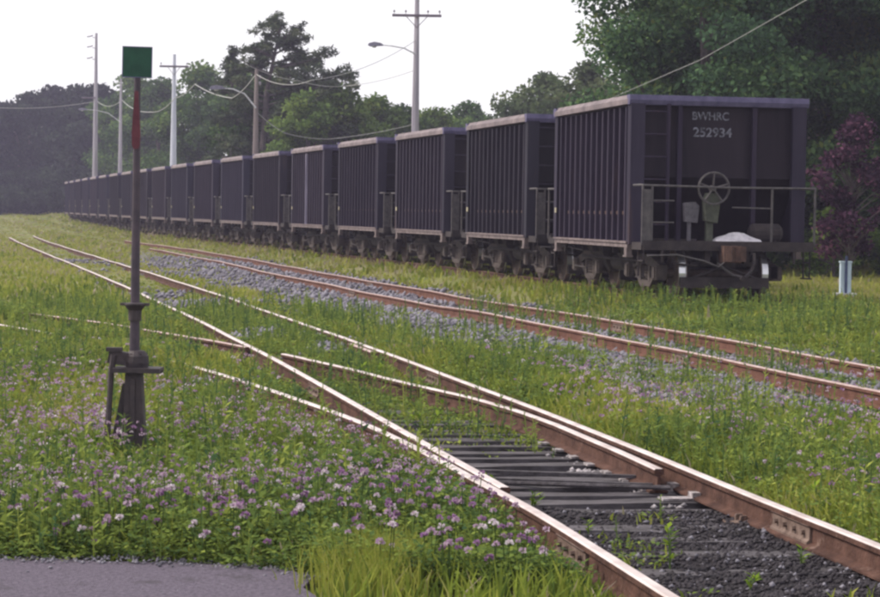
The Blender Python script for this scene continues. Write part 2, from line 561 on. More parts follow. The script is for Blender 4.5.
gx = axis(-300, 300, -6, 8, 0.11, 1.07)
gy = axis(-28, 455, 9, 24, 0.11, 1.012)
GX, GY = np.meshgrid(gx, gy)
GZ = ground_z(GX.ravel(), GY.ravel())
verts = np.c_[GX.ravel(), GY.ravel(), GZ]
nx, ny = len(gx), len(gy)
ii = np.arange(nx * ny).reshape(ny, nx)
quads = np.stack([ii[:-1, :-1], ii[:-1, 1:], ii[1:, 1:], ii[1:, :-1]], -1).reshape(-1, 4)
me = bpy.data.meshes.new('ground')
me.vertices.add(len(verts))
me.vertices.foreach_set('co', verts.astype(np.float32).ravel())
me.loops.add(len(quads) * 4)
me.loops.foreach_set('vertex_index', quads.astype(np.int32).ravel())
me.polygons.add(len(quads))
me.polygons.foreach_set('loop_start', np.arange(0, len(quads) * 4, 4, dtype=np.int32))
for nm, fn in (('cinder', cinder_mask), ('ballast', ballast_mask)):
    a = me.attributes.new(nm, 'FLOAT', 'POINT')
    a.data.foreach_set('value', fn(verts[:, 0], verts[:, 1]).astype(np.float32))
me.update(calc_edges=True)
me.polygons.foreach_set('use_smooth', [True] * len(quads))


def ground_material():
    m = bpy.data.materials.new('ground_soil')
    m.use_nodes = True
    n, l = m.node_tree.nodes, m.node_tree.links
    b = n['Principled BSDF']
    b.inputs['Roughness'].default_value = 0.9
    b.inputs['Specular IOR Level'].default_value = 0.15
    tc = n.new('ShaderNodeTexCoord')

    def noise(s, d=6):
        z = n.new('ShaderNodeTexNoise')
        z.inputs['Scale'].default_value = s
        z.inputs['Detail'].default_value = d
        z.inputs['Roughness'].default_value = 0.7
        l.new(tc.outputs['Object'], z.inputs['Vector'])
        return z

    def ramp(src, stops):
        rp = n.new('ShaderNodeValToRGB')
        e = rp.color_ramp.elements
        while len(e) < len(stops):
            e.new(0.5)
        for i, (p, c) in enumerate(stops):
            e[i].position = p
            e[i].color = (*c, 1)
        l.new(src, rp.inputs['Fac'])
        return rp

    big = noise(0.35, 8)
    fine = noise(9, 6)
    sand = noise(45, 4)
    veg = ramp(big.outputs['Fac'], [(0.30, (0.085, 0.11, 0.034)), (0.48, (0.15, 0.165, 0.048)), (0.60, (0.19, 0.18, 0.085)), (0.75, (0.20, 0.175, 0.15))])
    vg2 = n.new('ShaderNodeMixRGB')
    vg2.blend_type = 'OVERLAY'
    vg2.inputs['Fac'].default_value = 0.6
    l.new(veg.outputs['Color'], vg2.inputs['Color1'])
    fr = ramp(fine.outputs['Fac'], [(0.3, (0.25, 0.25, 0.25)), (0.7, (0.7, 0.7, 0.7))])
    l.new(fr.outputs['Color'], vg2.inputs['Color2'])
    cin = ramp(sand.outputs['Fac'], [(0.35, (0.012, 0.010, 0.013)), (0.6, (0.028, 0.024, 0.030)), (0.8, (0.07, 0.062, 0.075))])
    bal = ramp(sand.outputs['Fac'], [(0.30, (0.05, 0.045, 0.055)), (0.5, (0.105, 0.098, 0.122)), (0.75, (0.22, 0.21, 0.25))])
    ac = n.new('ShaderNodeAttribute')
    ac.attribute_name = 'cinder'
    ab = n.new('ShaderNodeAttribute')
    ab.attribute_name = 'ballast'
    m1 = n.new('ShaderNodeMixRGB')
    l.new(ab.outputs['Fac'], m1.inputs['Fac'])
    l.new(vg2.outputs['Color'], m1.inputs['Color1'])
    l.new(bal.outputs['Color'], m1.inputs['Color2'])
    m2 = n.new('ShaderNodeMixRGB')
    l.new(ac.outputs['Fac'], m2.inputs['Fac'])
    l.new(m1.outputs['Color'], m2.inputs['Color1'])
    l.new(cin.outputs['Color'], m2.inputs['Color2'])
    l.new(m2.outputs['Color'], b.inputs['Base Color'])
    bp = n.new('ShaderNodeBump')
    bp.inputs['Strength'].default_value = 0.7
    bp.inputs['Distance'].default_value = 0.03
    l.new(sand.outputs['Fac'], bp.inputs['Height'])
    l.new(bp.outputs['Normal'], b.inputs['Normal'])
    return m


me.materials.append(ground_material())
g = obj('ground', me)
tag(g, 'weedy ground of the rail yard with cinders and ballast around the tracks', kind='structure')

_pts = []
for (xa, ya), (xb, yb) in zip(ASPH[:8], ASPH[1:9]):
    k_ = max(2, int(math.hypot(xb - xa, yb - ya) / 0.05))
    for t_ in range(k_):
        _pts.append((xa + (xb - xa) * t_ / k_, ya + (yb - ya) * t_ / k_))
ASPH_EDGE = [(x, y - 0.10 * float(fbm(np.array([x * 5.0]), np.array([y * 5.0]), 4)[0]) + 0.05) for x, y in _pts]
ASPH_FULL = ASPH_EDGE + ASPH[8:]

# asphalt crossing path, a thin slab with a broken edge
mb = MB()
n_a = len(ASPH_FULL)
mb.add([(x, y, 0.045) for x, y in ASPH_FULL] + [(x + 0.02, y + 0.02, -0.12) for x, y in ASPH_FULL],
       [tuple(range(n_a))] + [(k, n_a + k, n_a + (k + 1) % n_a, (k + 1) % n_a) for k in range(n_a)])
p = mb.build('asphalt_path', M['asphalt'])
tag(p, 'worn grey asphalt path ending among the weeds', kind='structure')

# ------------------------------------------------------------------ rails
PROF = [(-0.068, 0.0), (0.068, 0.0), (0.068, 0.013), (0.012, 0.032), (0.010, 0.118), (0.034, 0.130), (0.036, 0.160), (0.026, 0.168),
        (-0.026, 0.168), (-0.036, 0.160), (-0.034, 0.130), (-0.010, 0.118), (-0.012, 0.032), (-0.068, 0.013)]
PMAT = [1, 1, 1, 1, 1, 1, 0, 0, 0, 1, 1, 1, 1, 1]


def sweep_rail(pts, dz=0.0):
    """pts: list of (x, y, z) at the rail foot"""
    mb = MB()
    n = len(PROF)
    vs, fs, ms = [], [], []
    for i, p in enumerate(pts):
        a = Vector(pts[max(0, i - 1)])
        b = Vector(pts[min(len(pts) - 1, i + 1)])
        t = (b - a)
        t.z = 0
        t.normalize()
        s = Vector((t.y, -t.x, 0))
        for u, w in PROF:
            vs.append(Vector(p) + s * u + Vector((0, 0, w + dz)))
    for i in range(len(pts) - 1):
        for k in range(n):
            k2 = (k + 1) % n
            fs.append((i * n + k, i * n + k2, (i + 1) * n + k2, (i + 1) * n + k))
            ms.append(PMAT[k])
    fs.append(tuple(range(n)))
    fs.append(tuple((len(pts) - 1) * n + k for k in range(n - 1, -1, -1)))
    ms += [1, 1]
    mb.v, mb.f, mb.m = [tuple(v) for v in vs], fs, ms
    return mb


def offset_pts(L, off, y0, y1, z, step=0.6, wob=0.0, seed=0.0):
    y = np.arange(y0, y1, step)
    s = np.interp(y, YG, np.gradient(L, YG))
    x = at_y(L, y) + off * np.sqrt(1 + s * s)
    if wob:
        x = x + wob * (vnoise(y * 0.35 + seed, y * 0 + seed) - 0.5)
    zz = z + (wob * 0.7 * (vnoise(y * 0.3 + seed + 50, y * 0 + 3 + seed) - 0.5) if wob else 0 * y)
    return [(float(a), float(b), float(c)) for a, b, c in zip(x, y, zz)]


HEAD = [M['rail_top'], M['rail_side']]
HEAD3 = [M['rail_top2'], M['rail_rust']]
HEAD2 = [M['rail_top2'], M['rail_side']]


def track(label, loc, name='railway_track'):
    t = empty(name, loc)
    tag(t, label, 'railway track', kind='thing')
    return t


def put_rail(pts, mats, root, dz=0.0):
    lo = root.location
    mb = sweep_rail([(a - lo.x, b - lo.y, c - lo.z) for a, b, c in pts], dz)
    return mb.build('rail', mats, root)


ta = track('bright-topped railway track running from the bottom right corner past the switch stand', (1.9, 10, 0))
# right stock rail, left stock rail, left point rail
put_rail(offset_pts(A_X, G2, 5, 132, 0, wob=0.03), HEAD, ta)
tip_y = 14.05
yl = np.r_[np.arange(5, 14.0, 0.6), np.arange(14.0, 17.0, 0.3)]
ls = offset_pts(A_X, -G2, 5, 14.0, 0)
lp = offset_pts(A_X, -G2, tip_y, 125, 0, wob=0.02, seed=9)
for i in range(6):
    x, y, z = lp[i]
    lp[i] = (x + 0.028 * max(0, 1 - i / 6), y, z)
put_rail(lp, HEAD, ta)
# guard rail beside the right rail, opposite the frog
put_rail([(x, y, z) for x, y, z in offset_pts(A_X, G2 - 0.125, 27.5, 29.4, -0.004)], HEAD2, ta)

td = track('diverging turnout track curving off left behind the switch stand', (0, 16, 0))
dl = offset_pts(D_X, -G2, 16.4, 62, -0.003)
jl = [p for p in ls] + [(a, b, c) for a, b, c in offset_pts(A_X, -G2 - 0.075, 14.35, 15.6, 0)]
jn = jl + dl
# smooth the join of stock rail and diverging rail
P = np.array(jn)
P = P[np.argsort(P[:, 1])]
yy = np.arange(5, 62, 0.5)
xx = np.interp(yy, P[:, 1], P[:, 0])
k5 = np.array([1, 2, 3, 2, 1]) / 9
xs = np.convolve(np.r_[xx[0], xx[0], xx, xx[-1], xx[-1]], k5, 'valid')
xs[:3], xs[-3:] = xx[:3], xx[-3:]
put_rail([(float(a), float(b), -0.003) for a, b in zip(xs, yy)], HEAD, td)
DRP = [(15.25, 1.545), (16.4, 1.36), (17.04, 1.24), (18.38, 1.0), (19.59, 0.73), (20.96, 0.33), (21.75, 0.02), (23.06, -0.48), (24.58, -0.99),
       (26.64, -1.78), (27.7, -2.22)]
yd = np.arange(15.25, 27.4, 0.45)
q = np.array(DRP)
put_rail([(float(np.interp(y, q[:, 0], q[:, 1])), float(y), -0.003) for y in yd], HEAD, td)
q2 = np.array([(28.15, -2.46), (29.25, -2.93), (30.71, -3.68), (31.9, -4.28), (33.46, -5.05), (37, -7.2), (42, -10.3), (60, -22.5)])
put_rail([(float(np.interp(y, q2[:, 0], q2[:, 1])), float(y), -0.003) for y in np.arange(28.15, 60, 0.6)], HEAD2, td)

tb = track('rust-sided railway track lying in grey ballast between the switch and the ore train', (4.4, 24, 0.1))
put_rail(offset_pts(B_X, -0.75, 8, 92, 0.10, wob=0.05, seed=4), HEAD3, tb)
put_rail(offset_pts(B_X, 0.75, 8, 112, 0.10, wob=0.05, seed=21), HEAD3, tb)

tt = track('weed-buried track carrying the standing ore train', (4.7, 42, 0.33))
put_rail(offset_pts(T_X, -0.75, 38.2, 200, 0.33), [M['rail_side'], M['rail_side']], tt)
put_rail(offset_pts(T_X, 0.75, 38.2, 200, 0.33), [M['rail_side'], M['rail_side']], tt)


def tie_mesh(w, l, h, seed):
    rr = random.Random(seed)
    mb = MB()
    nseg = 6
    rows = []
    for i in range(nseg + 1):
        x = -l / 2 + l * i / nseg
        j = lambda s: rr.uniform(-s, s)
        rows.append([(x + j(.01), -w / 2 + j(.012), -h), (x + j(.01), -w / 2 + j(.014), j(.008)), (x, j(.02), -.004 + j(.010)),
                     (x + j(.01), w / 2 + j(.014), j(.008)), (x + j(.01), w / 2 + j(.012), -h)])
    vs = [v for r_ in rows for v in r_]
    fs = []
    for i in range(nseg):
        for k in range(4):
            fs.append((i * 5 + k, i * 5 + k + 1, i * 5 + 6 + k, i * 5 + 5 + k))
    fs += [(0, 1, 2, 3, 4), tuple(nseg * 5 + k for k in (4, 3, 2, 1, 0))]
    mb.add(vs, fs)
    return mb


TIE = [tie_mesh(0.22, 1.0, 0.16, s).mesh('sleeper', M['tie']) for s in range(6)]
TIEF = [tie_mesh(0.22, 1.0, 0.16, s + 20).mesh('sleeper', M['tie_far']) for s in range(6)]


def put_ties(root, L, y0, y1, zf, l0=-1.3, l1=1.3, step=0.55, meshes=TIE, lmax=None):
    y = y0
    k = 0
    while y < y1:
        s = float(np.interp(y, YG, np.gradient(L, YG)))
        a, b = l0 + random.uniform(-.07, .07), l1 + random.uniform(-.07, .07)
        if lmax:
            a = lmax(y) + random.uniform(-.08, .08)
        nrm = math.sqrt(1 + s * s)
        cx = float(at_y(L, y)) + (a + b) / 2 / nrm
        cy = y - (a + b) / 2 * s / nrm
        o = obj('sleeper', meshes[k % 6], root)
        o.location = (cx - root.location.x, cy - root.location.y, zf + random.uniform(-.012, .004) - 0.006 - root.location.z)
        o.rotation_euler = (random.uniform(-.02, .02), random.uniform(-.006, .006), -math.atan(s) + random.uniform(-.03, .03))
        o.scale = (b - a, random.uniform(.85, 1.15), 1)
        y += step * random.uniform(.9, 1.1)
        k += 1


def switch_left(y):
    return -1.3 + float(at_y(D_X, y) - at_y(A_X, y))


put_ties(ta, A_X, 9.2, 13.4, 0.0)
put_ties(ta, A_X, 13.5, 27.5, 0.0, lmax=switch_left, step=0.43)
put_ties(ta, A_X, 28, 62, 0.0, meshes=TIEF)
put_ties(td, D_X, 28.3, 40, 0.0, meshes=TIEF)
put_ties(tb, B_X, 19, 80, 0.10, meshes=TIEF, step=0.6)

# joint bars, plates, spikes
jb = MB()
jb.prism([(0.0, 0.0), (0.034, 0.0), (0.034, 0.02), (0.018, 0.035), (0.016, 0.10), (0.032, 0.115), (0.0, 0.118)], 'y', -0.33, 0.33)
for u in (-0.24, -0.08, 0.08, 0.24):
    jb.lathe([(0.012, 0.0), (0.012, 0.017), (0.040, 0.015), (0.040, 0.0)], 'x', (0, u, 0.066), 6)
JB = jb.mesh('joint_bar', M['joint'])


def joint(root, L, off, y, z, side, zoff=0.014):
    s = float(np.interp(y, YG, np.gradient(L, YG)))
    n_ = math.sqrt(1 + s * s)
    o = obj('joint_bar', JB, root)
    o.location = (float(at_y(L, y)) + off * n_ + side * 0.014 - root.location.x, y - root.location.y, z + zoff - root.location.z)
    o.rotation_euler = (0, 0, -math.atan(s) + (math.pi if side < 0 else 0))
    return o


for y in (13.1, 24.4, 36.5):
    joint(ta, A_X, G2, y, 0, -1)
for y in (12.0, 22.6, 40.0):
    joint(ta, A_X, -G2, y, 0, -1)
    joint(ta, A_X, -G2, y, 0, 1)
for y in (36.0, 27.1, 30.9, 47, 58):
    joint(tb, B_X, -0.75, y, 0.10, -1)
for y in (34.3, 42, 52.8, 28.2):
    joint(tb, B_X, 0.75, y, 0.10, -1)

tp = MB()
tp.box((0, 0, 0.006), (0.36, 0.17, 0.012))
for sx, sy in ((-.085, .05), (.085, -.05), (-.085, -.05)):
    tp.box((sx, sy, 0.028), (0.026, 0.022, 0.034))
    tp.box((sx * .86, sy, 0.046), (0.04, 0.028, 0.012))
TP = tp.mesh('tie_plate', M['joint'])
sp = MB()
sp.box((0.06, 0, 0.008), (0.26, 0.13, 0.016))
sp.box((0.17, 0, 0.03), (0.06, 0.11, 0.045))
SP = sp.mesh('slide_plate', M['plate'])
y = 14.9
while y < 18.6:      # slide plates under the open point beside the right stock rail
    s = float(np.interp(y, YG, np.gradient(A_X, YG)))
    o = obj('slide_plate', SP, ta)
    o.location = (float(at_y(A_X, y)) + G2 - 0.22 - ta.location.x, y - ta.location.y, -0.005)
    o.rotation_euler = (0, 0, -math.atan(s) + random.uniform(-.05, .05))
    y += 0.5
for y in np.arange(13.9, 22, 0.55):
    for L, off in ((A_X, G2), (A_X, -G2)):
        if 14.2 < y < 18.6 and off > 0:
            continue
        s = float(np.interp(y, YG, np.gradient(L, YG)))
        o = obj('tie_plate', TP, ta)
        o.location = (float(at_y(L, y)) + off * math.sqrt(1 + s * s) - ta.location.x, float(y) - ta.location.y, -0.013)
        o.rotation_euler = (0, 0, -math.atan(s))
# throw rod and connecting rod of the switch
rod = MB()
rod.tube([(-3.2, 16.6, 0.03), (0.15, 15.45, 0.03), (1.62, 15.2, 0.04)], 0.018, 6)
for q_ in (0.15, 0.62):
    rod.box((0.85, 15.34 + q_, 0.035), (1.35, 0.05, 0.025), Matrix.Rotation(-0.17, 3, 'Z'))
ro = rod.build('throw_rod', M['tie'], ta)
ro.matrix_parent_inverse = Matrix.Translation(-ta.location)

# ------------------------------------------------------------------ ore cars
HL, HW = 2.95, 1.625        # half length and half width of the hopper
ZB, ZT = 0.92, 3.52
MESHES = {}


def car_meshes():
    mm = MESHES
    b = MB()
    b.box((0, 0, 0), (2 * HL - 0.1, 0.02, ZT - ZB - 0.12))
    mm['side_sheet'] = b.mesh('side_sheet', M['car'])
    b = MB()
    b.prism([(-0.055, 0), (0.055, 0), (0.04, -0.10), (-0.04, -0.10)], 'z', 0.0, ZT - ZB - 0.20)
    mm['rib'] = b.mesh('rib', M['rib'])
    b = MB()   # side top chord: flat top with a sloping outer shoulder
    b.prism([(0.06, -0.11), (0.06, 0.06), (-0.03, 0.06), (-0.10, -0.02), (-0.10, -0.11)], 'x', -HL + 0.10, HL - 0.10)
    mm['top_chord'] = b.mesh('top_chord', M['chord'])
    b = MB()
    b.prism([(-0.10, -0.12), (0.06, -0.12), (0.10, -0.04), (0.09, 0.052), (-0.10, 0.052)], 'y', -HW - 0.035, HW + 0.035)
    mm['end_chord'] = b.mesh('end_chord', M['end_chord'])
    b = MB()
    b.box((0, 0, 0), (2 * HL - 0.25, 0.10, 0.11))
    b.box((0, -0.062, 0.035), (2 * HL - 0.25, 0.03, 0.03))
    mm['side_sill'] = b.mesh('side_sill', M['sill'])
    b = MB()
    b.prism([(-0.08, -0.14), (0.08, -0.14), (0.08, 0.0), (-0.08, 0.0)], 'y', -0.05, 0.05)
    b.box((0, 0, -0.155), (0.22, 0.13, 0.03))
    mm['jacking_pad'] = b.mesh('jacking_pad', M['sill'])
    b = MB()
    b.box((0, 0, (ZT - ZB) / 2 - 0.08), (0.10, 0.26, ZT - ZB - 0.10))
    b.box((-0.10, -0.115, (ZT - ZB) / 2 - 0.08), (0.14, 0.03, ZT - ZB - 0.10))
    mm['corner_post'] = b.mesh('corner_post', M['post'])
    b = MB()   # end sheet, vertical above and sloping in below
    pr = [(2.76, ZT - 0.05), (2.76, 2.15), (1.65, 1.05), (1.68, 1.02), (2.79, 2.13), (2.79, ZT - 0.05)]
    b.prism([(x, z) for x, z in pr], 'y', -HW + 0.12, HW - 0.12)
    mm['end_sheet'] = b.mesh('end_sheet', M['car_dark'])
    b = MB()
    b.box((2.835, 0, (ZT + 1.0) / 2 - 0.06), (0.09, 0.085, ZT - 1.0 - 0.12))
    mm['end_stiffener'] = b.mesh('end_stiffener', M['rib'])
    b = MB()
    b.tube([(2.93, -0.93, 1.0), (2.93, -0.93, ZT - 0.1)], 0.035, 6)
    for k in range(6):
        z = 1.28 + k * 0.40
        b.tube([(2.93, -1.40, z), (2.93, -0.93, z)], 0.016, 5)
    mm['ladder'] = b.mesh('ladder', M['rib'])
    b = MB()   # platform: end sill, deck, corner brackets
    b.box((3.58, 0, ZB + 0.0), (0.14, 3.1, 0.17))
    b.box((3.25, 0, ZB + 0.02), (0.6, 3.0, 0.04))
    for sy in (-1, 1):
        b.box((3.27, sy * 1.53, ZB - 0.02), (0.66, 0.09, 0.13))
        b.prism([(3.5, ZB - 0.08), (3.64, ZB - 0.08), (3.64, ZB - 0.3)], 'y', sy * 1.2 - 0.02, sy * 1.2 + 0.02)
    mm['platform'] = b.mesh('platform', M['under'])
    b = MB()
    b.tube([(2.98, -1.56, 1.97), (3.55, -1.59, 1.97), (3.62, -1.57, 1.965), (3.62, 0, 1.945), (3.62, 1.57, 1.955), (3.55, 1.6, 1.955), (2.98, 1.56, 1.95)], 0.022, 6)
    for yy_ in (-1.57, -1.40, 0.78, 1.57):
        b.tube([(3.62, yy_, ZB), (3.62, yy_, 1.96)], 0.022, 6)
    b.box((3.62, -1.485, 1.42), (0.02, 0.20, 0.95))
    b.tube([(3.62, -1.4, 1.70), (3.62, -1.0, 1.70)], 0.013, 5)
    b.tube([(3.62, 0.05, 1.60), (3.62, 0.76, 1.59)], 0.013, 5)
    b.tube([(3.62, -1.4, 1.32), (3.62, -1.0, 1.32)], 0.013, 5)
    mm['handrail'] = b.mesh('handrail', M['handrail'])
    b = MB()   # brake wheel, facing the end
    n = 20
    ring = [(3.50, 0.28 * math.cos(2 * math.pi * k / n), 0.28 * math.sin(2 * math.pi * k / n)) for k in range(n + 1)]
    b.tube(ring, 0.021, 6, cap=False)
    for k in range(5):
        g_ = 2 * math.pi * k / 5 + 0.3
        b.tube([(3.45, 0, 0), (3.50, 0.27 * math.cos(g_), 0.27 * math.sin(g_))], 0.017, 5)
    b.lathe([(3.36, 0.0), (3.36, 0.06), (3.49, 0.05), (3.49, 0.0)], 'x', (0, 0, 0), 10)
    mm['brake_wheel'] = b.mesh('brake_wheel', M['handrail'])
    b = MB()
    b.prism([(-0.12, -0.36), (0.10, -0.40), (0.15, 0.0), (0.09, 0.13), (-0.09, 0.13), (-0.14, 0.0)], 'x', 3.22, 3.40)
    b.box((3.28, -0.02, -0.68), (0.10, 0.12, 0.62))
    mm['brake_gearbox'] = b.mesh('brake_gearbox', M['green_part'])
    b = MB()
    b.prism([(-0.12, -0.18), (0.10, -0.2), (0.13, 0.1), (0.06, 0.17), (-0.14, 0.15)], 'x', 3.1, 3.25)
    b.box((3.16, -0.03, -0.4), (0.06, 0.06, 0.45))
    mm['valve'] = b.mesh('valve', M['grey_part'])
    b = MB()
    b.lathe([(-0.32, 0.0), (-0.30, 0.10), (-0.24, 0.165), (0.24, 0.165), (0.30, 0.10), (0.32, 0.0)], 'y', (3.15, 0.82, ZB + 0.24), 14)
    b.box((3.15, 0.66, ZB + 0.06), (0.2, 0.05, 0.1))
    b.box((3.15, 0.98, ZB + 0.06), (0.2, 0.05, 0.1))
    mm['air_reservoir'] = b.mesh('air_reservoir', M['under'], smooth=False)
    b = MB()   # hopper chutes under the body
    for c0 in (-1.05, 1.05):
        for (x0, x1, z0, z1) in ((c0 - 0.62, c0 + 0.62, 0.35, 0.95),):
            vs = []
            for z, k in ((z1, 1.0), (z0, 0.45)):
                for sx, sy in ((-1, -1), (1, -1), (1, 1), (-1, 1)):
                    vs.append((c0 + sx * 0.62 * k, sy * 1.35 * (1 if k == 1 else 0.72), z))
            b.add(vs, [(0, 1, 5, 4), (1, 2, 6, 5), (2, 3, 7, 6), (3, 0, 4, 7), (7, 6, 5, 4)])
    b.box((0, 0, 0.90), (2 * HL - 0.2, 2.9, 0.03))
    mm['hopper_chute'] = b.mesh('hopper_chute', M['under'])
    b = MB()
    b.box((0, 0, 0.72), (7.0, 0.34, 0.34))
    for k in range(5):
        x = -1.6 + 0.8 * k
        b.box((x, 0, 0.80), (0.07, 2.7, 0.14))
    b.tube([(-2.2, -1.18, 0.62), (2.1, -1.12, 0.60)], 0.03, 6)
    b.tube([(-2.2, -1.35, 0.42), (-1.2, -1.35, 0.40)], 0.02, 5)
    b.lathe([(-0.5, 0.0), (-0.48, 0.12), (-0.4, 0.16), (0.4, 0.16), (0.48, 0.12), (0.5, 0.0)], 'x', (0.1, -0.95, 0.55), 12)
    mm['center_sill'] = b.mesh('center_sill', M['under'])
    b = MB()   # coupler with knuckle
    b.box((3.72, 0, 0.78), (0.34, 0.30, 0.30))
    b.box((3.93, 0, 0.78), (0.18, 0.16, 0.17))
    b.prism([(4.0, -0.17), (4.0, 0.14), (4.10, 0.17), (4.14, 0.06), (4.08, -0.02), (4.14, -0.10), (4.08, -0.18)], 'z', 0.66, 0.92)
    mm['coupler'] = b.mesh('coupler', M['rust'])
    b = MB()
    b.tube([(3.72, -1.5, 0.74), (3.72, -0.95, 0.76), (3.80, -0.5, 0.66), (3.86, -0.25, 0.56), (3.88, -0.05, 0.72)], 0.016, 5)
    b.tube([(3.80, -0.25, 0.62), (3.85, 0.02, 0.42), (3.85, 0.22, 0.38), (3.9, 0.35, 0.5)], 0.026, 6)
    mm['uncoupling_lever'] = b.mesh('uncoupling_lever', M['handrail'])
    b = MB()   # air hose hanging beside the coupler
    b.tube([(3.6, 0.42, 0.80), (3.74, 0.44, 0.78), (3.84, 0.40, 0.60), (3.88, 0.30, 0.42), (3.98, 0.16, 0.36)], 0.03, 7)
    b.lathe([(0.0, 0.0), (0.0, 0.05), (0.07, 0.05), (0.07, 0.0)], 'x', (3.96, 0.15, 0.36), 8)
    mm['air_hose'] = b.mesh('air_hose', M['under'])
    b = MB()   # brake rigging under the platform
    b.tube([(3.3, -0.75, 0.86), (3.2, -0.5, 0.55), (3.3, -0.1, 0.62)], 0.028, 6)
    b.tube([(3.3, 0.75, 0.86), (3.2, 0.55, 0.55), (3.3, 0.2, 0.62)], 0.028, 6)
    b.box((3.2, -0.62, 0.66), (0.10, 0.10, 0.36))
    b.box((3.2, 0.66, 0.66), (0.10, 0.12, 0.40))
    b.box((3.25, 0.0, 0.60), (0.12, 1.2, 0.07))
    b.box((3.45, -0.36, 0.75), (0.22, 0.10, 0.28))
    b.box((3.45, 0.36, 0.75), (0.22, 0.10, 0.28))
    b.tube([(3.42, -1.1, 0.84), (3.42, -0.9, 0.6), (3.42, -0.5, 0.56)], 0.02, 5)
    mm['brake_rigging'] = b.mesh('brake_rigging', M['under'])
    b = MB()   # hanging step below a corner
    b.tube([(3.55, 0, ZB - 0.05), (3.55, 0, 0.36), (3.22, 0, 0.36), (3.22, 0, ZB - 0.05)], 0.018, 5)
    b.box((3.385, 0, 0.36), (0.34, 0.10, 0.025))
    b.tube([(3.55, 0, 0.64), (3.22, 0, 0.64)], 0.016, 5)
    mm['step'] = b.mesh('step', M['under'])
    b = MB()
    b.box((0, 0, 0), (0.09, 0.02, 0.10))
    mm['reflector'] = b.mesh('reflector', M['reflector'])
    b = MB()
    b.box((0, 0, 0), (4.6, 0.018, 0.06))
    mm['rust_strip'] = b.mesh('rust_strip', M['rust'])
    # trucks
    b = MB()
    prof = [(-0.14 / 2, 0.0), (-0.07, 0.385), (0.035, 0.40), (0.045, 0.43), (0.07, 0.445), (0.07, 0.33), (0.02, 0.30), (0.02, 0.0)]
    rim = [(-0.07, 0.33), (-0.07, 0.418), (-0.07, 0.419), (0.04, 0.428), (0.052, 0.448), (0.072, 0.452), (0.072, 0.35), (0.03, 0.31),
           (0.025, 0.14), (0.06, 0.10), (0.06, 0.0)]
    b.lathe([(-0.055, 0.0), (-0.055, 0.12), (-0.035, 0.30)] + rim, 'y', (0, 0, 0), 28,
            [0, 0, 0, 0, 1, 1, 1, 0, 0, 0, 0, 0, 0])
    mm['wheel'] = b.mesh('wheel', [M['wheel'], M['tread']], smooth=False)
    b = MB()
    b.lathe([(-1.08, 0.0), (-1.08, 0.07), (-0.75, 0.08), (0.75, 0.08), (1.08, 0.07), (1.08, 0.0)], 'y', (0, 0, 0), 12)
    mm['axle'] = b.mesh('axle', M['wheel'])
    b = MB()   # cast side frame: bow shape with openings suggested by separate members
    b.prism([(-1.05, 0.34), (-1.05, 0.56), (-0.80, 0.62), (-0.30, 0.74), (0.30, 0.74), (0.80, 0.62), (1.05, 0.56), (1.05, 0.34), (0.78, 0.34),
             (0.74, 0.47), (0.28, 0.56), (-0.28, 0.56), (-0.74, 0.47), (-0.78, 0.34)], 'y', -0.07, 0.07)
    b.prism([(-0.78, 0.46), (-0.32, 0.16), (0.32, 0.16), (0.78, 0.46), (0.70, 0.50), (0.27, 0.27), (-0.27, 0.27), (-0.70, 0.50)], 'y', -0.05, 0.05)
    for sx in (-1, 1):
        b.box((sx * 0.30, 0, 0.42), (0.10, 0.12, 0.34))
        b.box((sx * 0.92, -0.04, 0.43), (0.26, 0.20, 0.26))
        b.box((sx * 0.92, -0.15, 0.43), (0.20, 0.04, 0.20), taper=0.8)
    for sx in (-0.14, 0.0, 0.14):
        for k in range(5):
            b.lathe([(0.28 + 0.05 * k, 0.045), (0.305 + 0.05 * k, 0.06), (0.33 + 0.05 * k, 0.045)], 'z', (sx, 0, 0), 8)
    mm['side_frame'] = b.mesh('side_frame', M['truck'])
    b = MB()
    b.box((0, 0, 0.52), (0.36, 2.0, 0.20))
    for sx in (-1, 1):
        b.box((sx * 0.40, 0, 0.36), (0.09, 1.5, 0.10))
        b.box((sx * 1.36, 0, 0.27), (0.10, 1.62, 0.19))
        b.tube([(sx * 1.36, -0.6, 0.34), (sx * 1.34, 0.0, 0.56), (sx * 1.36, 0.6, 0.34)], 0.03, 6)
    mm['brake_beam'] = b.mesh('brake_beam', M['under'])


car_meshes()


